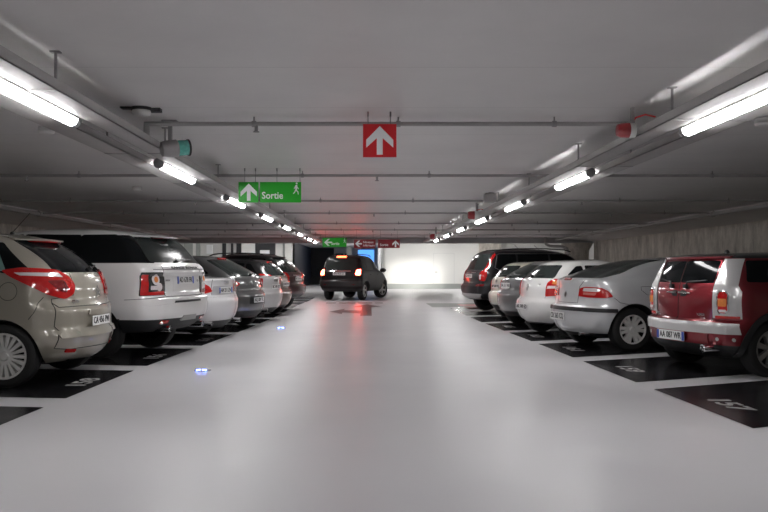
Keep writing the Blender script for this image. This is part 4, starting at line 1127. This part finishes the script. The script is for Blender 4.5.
# --- left 5: silver saloon
P = paint('silver_metallic', (.58, .58, .58), .2, .33)
sp = coupe_profile(); sp.update(L=4.55, H=1.42, paint=P)
sp['r'] = [(.20, .20), (.30, .08), (.42, .02), (.56, .0), (.66, .0), (.70, .02), (.73, .05), (.92, .06), (1.0, .06), (1.03, .09), (1.045, .25), (1.06, .55), (1.12, .78), (1.33, 1.25), (1.39, 1.6), (1.42, 2.2)]
sp['w'] = [(.20, .81), (.36, .87), (.60, .90), (.85, .895), (.98, .86), (1.05, .79), (1.33, .62), (1.39, .50), (1.42, .24)]
c = Car('car', 'silver saloon with flat boot lid, fifth car on the left', 'car', sp, (-2.13, 17.7), RL(15), PLF)
c.patch('rear_window', [(-.60, 1.10), (.60, 1.10), (.48, 1.34), (-.48, 1.34)], 's', M_GLASS, dv=.012)
side_glass(c, [[(1.05, 1.06), (1.85, 1.05), (1.85, 1.31), (1.45, 1.29)], [(1.9, 1.05), (3.0, 1.02), (2.45, 1.31), (1.9, 1.32)]])
for sg in (1, -1):
    q = lambda pts: [(sg*u, v) for u, v in pts]
    t = c.patch('tail_lamp', q([(.56, .80), (.92, .79), (1.0, .90), (.92, 1.0), (.54, 1.0)]), 's', M_RED, off=.012, round_=.03)
    c.patch('reverse_lens', q([(.60, .86), (.72, .86), (.72, .91), (.59, .91)]), 's', M_CLEAR, off=.015, parent=t)
c.emblem(0, .95, [[((i-1.5)*.06+.034*math.cos(k*PI/8), .034*math.sin(k*PI/8)) for k in range(16)] for i in range(4)], t=.004)
c.plate(0, .80, 'BC 145 KD', blue=False); c.badge(-.36, .97, 'A6', .06, .10)
c.ribbon('bumper_seam', [('s', [(-1.1, .72), (-.5, .715), (.5, .715), (1.1, .72)])], M_SEAM)
c.ribbon('door_seam', [(m, [(1.88, .34), (1.86, 1.04)]) for m in 'LR']+[(m, [(3.1, .34), (3.1, 1.0)]) for m in 'LR'], M_SEAM)
c.handles((1.35, 2.1), .90, P); c.mirrors(3.05, 1.0, P); c.windscreen(1.02, 1.32); c.headlamps(.68); c.exhaust(.5, .28, .04, .05)

# --- left 6: beige estate
P = paint('sand_metallic', (.15, .115, .095), .3, .33); BLK = paint('black_top', (.010, .010, .011), 0, .3, .4)
sp = hatch(1.47, .885, 4.55, belt=1.0, roof0=.50, bumper=.66); sp['paint'] = P; sp['roof_paint'] = BLK; sp['roof_above'] = 1.06
c = Car('car', 'sand coloured estate car with red lamps, sixth car on the left', 'car', sp, (-2.11, 19.9), RL(12), PLF)
hatch_glass(c, 1.47, 1.0, .885, 4.55, .50, .50)
for sg in (1, -1):
    q = lambda pts: [(sg*u, v) for u, v in pts]
    c.patch('tail_lamp', q([(.56, .80), (.84, .78), (.98, .95), (.92, 1.09), (.62, 1.06)]), 's', M_RED, off=.014, round_=.05)
c.patch('high_brake_lamp', [(-.2, 1.375), (.2, 1.375), (.2, 1.395), (-.2, 1.395)], 's', M_RED, off=.02)
c.plate(0, .82, 'BD 862 WF', blue=False); c.rails(.75, 2.6, M_BLACK, .03)
c.ribbon('tailgate_seam', [('s', [(-.60, 1.04), (-.62, .70), (.62, .70), (.60, 1.04)])], M_SEAM)

# --- SUV shape used for the far cars
def suv(H=1.70, W=.92, L=4.6, belt=1.10, roof0=.45, black=.48, zb=.36, R=.36, bumper=.74):
    return dict(L=L, H=H, zb=zb, belt=belt, black_below=black, R=R, axles=(.86, L-.92), rim='five', rim_mat=M_ALLOY, tyre_w=.22,
    r=[(zb, .18), (zb+.07, .08), (.50, .02), (.58, .0), (bumper-.04, .0), (bumper, .03), (bumper+.04, .075), (1.0, .085), (belt, .12), (belt+.05, .16), (H-.13, roof0), (H-.06, roof0+.12), (H-.025, roof0+.4), (H, roof0+1.0)],
    w=[(zb, W-.10), (.46, W-.03), (.70, W), (1.0, W-.005), (belt, W-.04), (belt+.05, W-.07), (H-.12, W-.22), (H-.06, W-.29), (H-.025, W-.42), (H, W-.62)],
    a=[(.3, .30), (.9, .26), (H, .24)], b=[(.3, .32), (.9, .28), (H, .22)], bow=[(.3, .09), (H, .07)])
def suv_glass(c, H, belt, W, L, roof0=.45, q0=.40):
    wb_, wt = W-.20, W-.28
    c.patch('rear_window', [(-wb_, belt+.05), (wb_, belt+.05), (wt, H-.14), (-wt, H-.14)], 's', M_GLASS2, round_=.06)
    side_glass(c, [[(q0+.12, belt+.06), (q0+.72, belt+.06), (q0+.72, H-.14), (roof0+.22, H-.15)], [(q0+.78, belt+.05), (q0+1.68, belt+.04), (q0+1.68, H-.13), (q0+.78, H-.14)], [(q0+1.74, belt+.04), (L-1.42, belt+.02), (L-1.98, H-.15), (q0+1.74, H-.13)]])
    c.ribbon('door_seam', [(m, [(q0+.75, .66), (q0+.75, belt+.02)]) for m in 'LR']+[(m, [(q0+1.71, .5), (q0+1.71, belt+.02)]) for m in 'LR']+[(m, [(L-1.36, .5), (L-1.36, belt)]) for m in 'LR'], M_SEAM)
    c.handles((q0+1.0, q0+1.95), belt-.12, c.sp['paint']); c.mirrors(L-1.45, belt+.02, M_BLACK, 1.2); c.windscreen(belt+.06, H-.15); c.headlamps(.80)

# --- left 7: dark red SUV
P = paint('wine_red', (.045, .010, .013), .35, .3)
sp = suv(1.66, .91, 4.5, 1.08, roof0=.62); sp['paint'] = P; sp['roof_paint'] = BLK; sp['roof_above'] = 1.14
c = Car('car', 'dark red SUV with black roof rails, farthest car on the left', 'car', sp, (-2.02, 22.4), RL(15), PLF)
suv_glass(c, 1.66, 1.08, .91, 4.5, .62, .55); c.wiper(0, -.36, 1.14, 1.17)
for sg in (1, -1): c.patch('tail_lamp', [(sg*u, v) for u, v in [(.58, .92), (.88, .88), (1.0, 1.05), (.92, 1.14), (.62, 1.10)]], 's', M_RED, off=.014, round_=.05)
c.spoiler(1.59, .52, .16, .02, M_BLACK)
c.plate(0, .93, 'BK 530 HS', blue=False); c.ribbon('chrome_bar', [('s', [(-.36, 1.03), (.36, 1.03)])], M_CHROME, width=.03, off=.012); c.rails(.95, 2.7, M_BLACK)
c.patch('bumper', [(-1.1, .52), (1.1, .52), (1.1, .70), (-1.1, .70)], 's', P, off=.012)

# ------------------------------------------------------------------ right side
# --- right 1: small red and silver estate with twin rear doors
P = paint('brick_red', (.27, .026, .036), .85, .34); SILV = paint('bright_silver', (.62, .61, .61), .4, .3)
sp = dict(L=3.96, H=1.41, zb=.20, belt=.98, paint=P, roof_paint=paint('roof_black', (.016, .016, .017), 0, .25), roof_above=1.335, black_below=.355, R=.31, axles=(.70, 3.25), rim='seven', rim_mat=M_ALLOYD, rim_r=.215,
    r=[(.20, .20), (.27, .08), (.36, .01), (.44, .0), (.58, .0), (.61, .02), (.635, .065), (.80, .065), (1.0, .085), (1.05, .10), (1.31, .20), (1.345, .215), (1.375, .30), (1.395, .6), (1.41, 1.2)],
    w=[(.20, .76), (.36, .82), (.60, .845), (.85, .845), (1.0, .825), (1.06, .80), (1.31, .70), (1.355, .65), (1.39, .50), (1.41, .25)],
    a=[(.3, .30), (.9, .26), (1.41, .22)], b=[(.3, .30), (.9, .24), (1.41, .20)], bow=[(.3, .11), (1.41, .08)])
c = Car('car', 'brick red small estate with silver corners and black roof, nearest on the right', 'car', sp, (3.60, 9.0), RR(15), PR)
for sg in (1, -1):
    q = lambda pts: [(sg*u, v) for u, v in pts]
    c.patch('corner_pillar', q([(.52, .655), (.85, .655), (.85, .95), (.80, 1.02), (.745, 1.315), (.54, 1.315), (.52, 1.0)]), 's', SILV, off=.010)
    c.patch('rear_window', q([(.012, 1.045), (.505, 1.045), (.49, 1.30), (.012, 1.30)]), 's', M_GLASS, round_=.02)
    t = c.patch('tail_lamp', q([(.585, .715), (.72, .715), (.72, .95), (.585, .95)]), 's', M_RED, off=.022, round_=.05)
    c.patch('indicator_lens', q([(.60, .79), (.705, .79), (.705, .875), (.60, .875)]), 's', M_AMBER, off=.025, parent=t, round_=.02)
    c.patch('reverse_lens', q([(.61, .725), (.70, .725), (.70, .755), (.61, .755)]), 's', M_CLEAR, off=.025, parent=t, round_=.012)
    c.ribbon('lamp_surround', [('s', q([(.585, .75), (.585, .92), (.62, .955), (.685, .955), (.72, .92), (.72, .75), (.685, .71), (.62, .71), (.585, .75)]))], M_CHROME, width=.014, off=.026)
    c.patch('reflector', q([(.55, .655), (.83, .655), (.83, .685), (.55, .685)]), 's', M_RED, off=.016, round_=.01)
    c.patch('barn_door_handle', q([(.02, .918), (.22, .918), (.22, .932), (.02, .936)]), 's', M_CHROME, off=.03)
    c.patch('handle_recess', q([(.03, .885), (.12, .885), (.15, .915), (.12, .955), (.03, .955)]), 's', M_BLACK, off=.002, round_=.02)
    pts = [(sg*.19-sg*.0, 1.035), (sg*.30, 1.06)]
    bm = bmesh.new(); A = c.P_s(sg*.13, 1.0); B = c.P_s(sg*.16, 1.05); E = c.P_s(sg*.42, 1.075); n = Vector((-1, 0, .1))
    tube(bm, [A+n*.01, A+n*.035, B+n*.03, E+n*.02], .011, 6); box(bm, A+n*.02, (.04, .05, .05)); obj('wiper', bm, M_BLACK, c.root)
c.patch('bumper', [(-.88, .485), (.88, .485), (.86, .60), (-.86, .60)], 's', SILV, off=.014, sink=.01)
c.spoiler(1.35, .60, .07, .0, P, t=.04)
for u in (0, -.515, .515): c.ribbon('rear_door_seam', [('s', [(u, .62), (u, 1.31)])], M_SEAM, width=.008)
c.patch('towing_cover', [(-.32, .36), (-.50, .36), (-.50, .475), (-.32, .475)][::-1], 's', P, off=.012)
for u in (-.62, -.80, .62, .80):
    c.patch('parking_sensor', [(u+.02*math.cos(k*PI/6), .425+.02*math.sin(k*PI/6)) for k in range(12)], 's', SILV, off=.006)
c.plate(.05, .425, 'AA 087 WR', h=.11); c.exhaust(-.52, .315, .045, -.01)
c.badge(-.34, .685, 'COOPER', .045, .19); c.badge(-.38, .645, 'D', .03, .10, M_CLEAR); c.badge(.46, .66, 'S', .05, .05)
side_glass(c, [[(.36, 1.06), (1.10, 1.05), (1.10, 1.30), (.42, 1.30)], [(1.12, 1.05), (1.80, 1.05), (1.80, 1.30), (1.12, 1.30)], [(1.84, 1.05), (2.72, 1.03), (2.36, 1.285), (1.84, 1.30)]])
c.both('side_pane_frame', [(.62, 1.11), (.90, 1.11), (.86, 1.26), (.68, 1.26)], 'x', M_GLASS2, off=.007, round_=.05)
c.ribbon('door_seam', [(m, [(1.82, .36), (1.82, 1.04)]) for m in 'LR']+[(m, [(1.2, .36), (1.2, 1.04)]) for m in 'R']+[(m, [(2.72, .36), (2.72, 1.02)]) for m in 'LR'], M_SEAM)
c.arch_trim(M_BLACK); c.handles((2.0,), .95, M_CHROME); c.mirrors(2.68, 1.02, SILV); c.windscreen(1.05, 1.30); c.headlamps(.72)
bm = bmesh.new(); lathe(bm, [(.03, 0), (.03, .03), (.015, .05), (.0001, .055)], 12, 'z', (.75, 0, 1.385)); obj('antenna', bm, M_BLACK, c.root, smooth=40)

# --- right 2: silver liftback
P = paint('silver_blue', (.60, .61, .62), .2, .33)
sp = dict(L=4.58, H=1.41, zb=.20, belt=1.0, paint=P, black_below=.255, R=.325, axles=(.76, 3.54), rim='wide6', rim_mat=M_ALLOYW, rim_r=.215,
    r=[(.20, .20), (.28, .07), (.40, .02), (.52, .0), (.60, .0), (.635, .01), (.66, .06), (.80, .085), (.98, .10), (1.03, .10), (1.05, .12), (1.065, .16), (1.085, .23), (1.30, .95), (1.36, 1.35), (1.395, 1.8), (1.41, 2.3)],
    w=[(.20, .74), (.36, .81), (.60, .84), (.85, .835), (1.0, .805), (1.07, .77), (1.30, .64), (1.355, .57), (1.39, .44), (1.41, .22)],
    a=[(.3, .38), (.9, .36), (1.05, .34), (1.41, .32)], b=[(.3, .38), (.9, .34), (1.05, .32), (1.41, .26)], bow=[(.3, .11), (1.41, .10)])
c = Car('car', 'silver blue liftback with long sloping rear window, second on the right', 'car', sp, (2.93, 11.65), RR(13), PR)
c.patch('rear_window', [(-.64, 1.075), (.64, 1.075), (.71, 1.15), (.54, 1.345), (-.54, 1.345), (-.71, 1.15)], 's', M_GLASS2, dv=.012, round_=.03)
side_glass(c, [[(1.42, 1.12), (1.62, 1.08), (2.20, 1.06), (2.20, 1.325), (1.70, 1.31)], [(2.26, 1.06), (3.18, 1.03), (2.62, 1.305), (2.26, 1.325)]])
for sg in (1, -1):
    q = lambda pts: [(sg*u, v) for u, v in pts]
    t = c.patch('tail_lamp', q([(.33, .80), (.50, .785), (.82, .785), (.92, .80), (.85, .885), (.74, .935), (.46, .945), (.34, .92)]), 's', M_RED, off=.014, round_=.03)
    c.patch('reverse_lens', q([(.41, .875), (.70, .87), (.75, .90), (.66, .925), (.42, .925)]), 's', M_CLEAR, off=.017, parent=t, round_=.02)
    c.patch('indicator_lens', q([(.42, .825), (.66, .82), (.68, .855), (.42, .86)]), 's', mat('lamp_pink', (.62, .20, .17), rough=.15, coat=1, noise=.2, nscale=30), off=.017, parent=t, round_=.012)
    c.patch('bumper_strip', q([(.10, .585), (1.04, .575), (1.06, .60), (1.04, .63), (.10, .635)]), 's', M_BLACK, off=.014, round_=.01)
c.patch('bumper_strip', [(-.36, .585), (.36, .585), (.36, .635), (-.36, .635)], 's', M_BLACK, off=.013)
c.patch('high_brake_lamp', [(-.10, 1.036), (.10, 1.036), (.10, 1.058), (-.10, 1.058)], 's', M_RED, off=.012)
c.plate(.12, .49, 'CR 265 CQ', blue=False, w=.46, h=.12); c.emblem(0, .82, diamond(.07, .11), M_CHROME)
c.ribbon('tailgate_seam', [('s', [(.42, 1.04), (.33, .94), (.32, .70), (-.32, .70), (-.33, .94), (-.42, 1.04)])], M_SEAM, width=.006)
c.ribbon('bumper_seam', [('s', [(sg*.93, .79), (sg*1.02, .72), (sg*1.22, .68)]) for sg in (1, -1)], M_SEAM, width=.006)
c.ribbon('fuel_flap', [('R', [(.86, .90), (.95, .83), (1.08, .83), (1.10, .95), (.86, .95), (.86, .90)])], M_SEAM, width=.005)
c.ribbon('door_seam', [(m, [(1.28, .74), (1.20, .95), (1.42, 1.22), (1.50, 1.30)]) for m in 'LR']+[(m, [(2.23, .3), (2.23, 1.05)]) for m in 'LR']+[(m, [(3.2, .3), (3.22, 1.0)]) for m in 'LR'], M_SEAM)
c.handles((1.6, 2.45), .93, P); c.mirrors(3.16, 1.02, P); c.windscreen(1.05, 1.30); c.headlamps(.70); c.exhaust(-.45, .25, .03, .08)

# --- right 3: white hatchback
P = paint('plain_white', (.74, .735, .72), 0, .32)
sp = hatch(1.385, .83, 3.85, belt=1.0, roof0=.42, bumper=.66, black=.26); sp['paint'] = P
c = Car('car', 'small white hatchback with tall red lamps, third on the right', 'car', sp, (2.81, 13.9), RR(13), PR)
hatch_glass(c, 1.385, 1.0, .83, 3.85, .42, .42)
for sg in (1, -1):
    q = lambda pts: [(sg*u, v) for u, v in pts]
    t = c.patch('tail_lamp', q([(.55, .72), (.79, .74), (.86, .90), (.82, 1.02), (.67, 1.03), (.57, .96)]), 's', M_RED, off=.014, round_=.04)
    c.patch('reverse_lens', q([(.59, .86), (.80, .87), (.80, .91), (.61, .91)]), 's', M_CLEAR, off=.017, parent=t)
    c.patch('indicator_lens', q([(.67, .94), (.80, .93), (.78, .99), (.69, 1.0)]), 's', M_AMBER, off=.017, parent=t, round_=.02)
c.emblem(0, .88, lion(.13), M_ALLOYD); c.plate(.05, .525, 'AK 749 ED', blue=False); c.badge(-.36, .93, '206', .05, .13, M_ALLOYD)
c.ribbon('tailgate_seam', [('s', [(-.60, 1.02), (-.60, .76), (-.52, .685), (.52, .685), (.60, .76), (.60, 1.02)])], M_SEAM, width=.006)

# --- right 4: grey hatchback
P = paint('mid_grey', (.20, .20, .205), .5, .34)
sp = hatch(1.40, .86, 4.1, belt=.98, roof0=.66, bumper=.74, black=.34); sp['paint'] = P
c = Car('car', 'mid grey hatchback behind the small white hatchback, fourth on the right', 'car', sp, (2.82, 16.1), RR(13), PR)
hatch_glass(c, 1.40, .98, .86, 4.1, .5, .66)
for sg in (1, -1):
    q = lambda pts: [(sg*u, v) for u, v in pts]
    t = c.patch('tail_lamp', q([(.56, .80), (.92, .78), (1.0, .92), (.92, 1.0), (.60, .97)]), 's', M_RED, off=.012, round_=.04)
    c.patch('reverse_lens', q([(.58, .84), (.74, .83), (.76, .90), (.60, .92)]), 's', M_CLEAR, off=.015, parent=t)
c.plate(.06, .86, 'BA 317 VR', blue=False, w=.46); c.ribbon('tailgate_seam', [('s', [(-.60, 1.0), (-.55, .76), (.55, .76), (.60, 1.0)])], M_SEAM)
c.emblem(.0, .955, oval(.05, .035))

# --- right 5: cream hatchback
P = paint('cream_white', (.66, .63, .53), 0, .33)
sp = hatch(1.40, .82, 3.7, belt=.98, roof0=.40, bumper=.66, black=.36); sp['paint'] = P
c = Car('car', 'cream small car mostly hidden by the grey hatchback, fifth on the right', 'car', sp, (2.97, 18.35), RR(13), PR)
hatch_glass(c, 1.40, .98, .82, 3.7, .38, .40)
for sg in (1, -1): c.patch('tail_lamp', [(sg*u, v) for u, v in [(.58, .72), (.84, .72), (.86, .92), (.60, .94)]], 's', M_RED, off=.012, round_=.04)
for sg in (1, -1): c.patch('reflector', [(sg*u, v) for u, v in [(.34, .40), (.52, .40), (.52, .44), (.34, .44)]], 's', M_RED, off=.008)
c.plate(0, .80, 'BF 604 NJ', blue=False, w=.46); c.emblem(0, .92, oval(.05, .04))

# --- right 6: dark SUV with tall lamps
P = paint('midnight', (.016, .016, .019), .2, .3, .5)
sp = suv(1.76, .95, 4.8, 1.14, roof0=.40, bumper=.78, black=.50); sp['paint'] = P
c = Car('car', 'black SUV with tall curved red lamps, farthest parked on the right', 'car', sp, (2.74, 21.4), RR(13), PR)
suv_glass(c, 1.76, 1.14, .95, 4.8, .40, .42)
for sg in (1, -1):
    q = lambda pts: [(sg*u, v) for u, v in pts]
    t = c.patch('tail_lamp', q([(.60, .90), (.86, .88), (.92, 1.05), (.83, 1.16), (.80, 1.60), (.71, 1.64), (.71, 1.20), (.60, 1.10)]), 's', M_RED, off=.014, round_=.04)
    c.patch('reverse_lens', q([(.62, .93), (.70, .93), (.70, 1.06), (.62, 1.05)]), 's', M_CLEAR, off=.017, parent=t)
    c.patch('reflector', q([(.56, .74), (.88, .74), (.88, .79), (.56, .79)]), 's', M_REDD, off=.014)
    c.ribbon('window_trim', [('L' if sg > 0 else 'R', [(.62, 1.185), (.50, 1.24), (.60, 1.60), (.66, 1.63), (3.0, 1.64)])], M_CHROME, width=.018, off=.008)
c.plate(.05, 1.02, 'CB 472 LT', blue=False); c.ribbon('chrome_bar', [('s', [(-.40, 1.11), (.40, 1.11)])], M_CHROME, width=.03, off=.012); c.rails(.65, 2.9, M_BLACK)
c.patch('bumper', [(-1.15, .58), (1.15, .58), (1.15, .74), (-1.15, .74)], 's', P, off=.014)
c.patch('skid_plate', [(-.62, .40), (.62, .40), (.80, .53), (-.80, .53)], 's', M_ALLOY, off=.016, round_=.03)
c.ribbon('tailgate_seam', [('s', [(-.62, 1.16), (-.62, .80), (.62, .80), (.62, 1.16)])], M_SEAM)

# --- the moving car
P = paint('deep_brown_black', (.009, .008, .009), 0, .35, .12); P.node_tree.nodes['Principled BSDF'].inputs['Specular IOR Level'].default_value = .22
sp = suv(1.78, .90, 4.35, 1.12, roof0=.34, bumper=.76, black=.44, zb=.34); sp['paint'] = P; sp['rim'] = 'five'; sp['steer'] = math.radians(-22)
c = Car('car', 'black SUV driving away down the aisle with its tail lamps lit', 'car', sp, (-1.20, 29.3), PI/2-math.radians(17))
suv_glass(c, 1.78, 1.12, .90, 4.35, .34, .36)
for sg in (1, -1):
    q = lambda pts: [(sg*u, v) for u, v in pts]
    t = c.patch('tail_lamp', q([(.62, .96), (.84, .94), (.90, 1.04), (.88, 1.24), (.66, 1.22)]), 's', M_RED, off=.014, round_=.04)
    c.patch('brake_lens', q([(.66, .99), (.84, .98), (.86, 1.19), (.69, 1.19)]), 's', M_LIT, off=.018, parent=t, round_=.03)
    c.patch('reflector', q([(.50, .60), (.70, .60), (.70, .64), (.50, .64)]), 's', M_REDD, off=.016)
c.patch('high_brake_lamp', [(-.20, 1.665), (.20, 1.665), (.20, 1.70), (-.20, 1.70)], 's', M_LITMID, off=.03)
c.plate(0, 1.03, 'BW 918 GC', blue=False); c.ribbon('chrome_bar', [('s', [(-.46, 1.13), (.46, 1.13)])], M_CHROME, width=.05, off=.014); c.rails(.6, 2.6, M_BLACK)
c.patch('bumper', [(-1.15, .55), (1.15, .55), (1.15, .74), (-1.15, .74)], 's', M_BLACK, off=.016)
c.ribbon('tailgate_seam', [('s', [(-.58, 1.14), (-.58, .80), (.58, .80), (.58, 1.14)])], M_SEAM)
for sg in (1, -1):
    l = bpy.data.lights.new('headlamp_beam', 'SPOT'); l.energy = 3600; l.spot_size = math.radians(13); l.spot_blend = 1.0; l.shadow_soft_size = .08; l.color = (1, .96, .9)
    lo = link(bpy.data.objects.new('headlamp_beam', l), c.root); lo.location = (4.42, sg*.62, .78); lo.rotation_euler = (PI/2-.012, 0, -PI/2+.10)
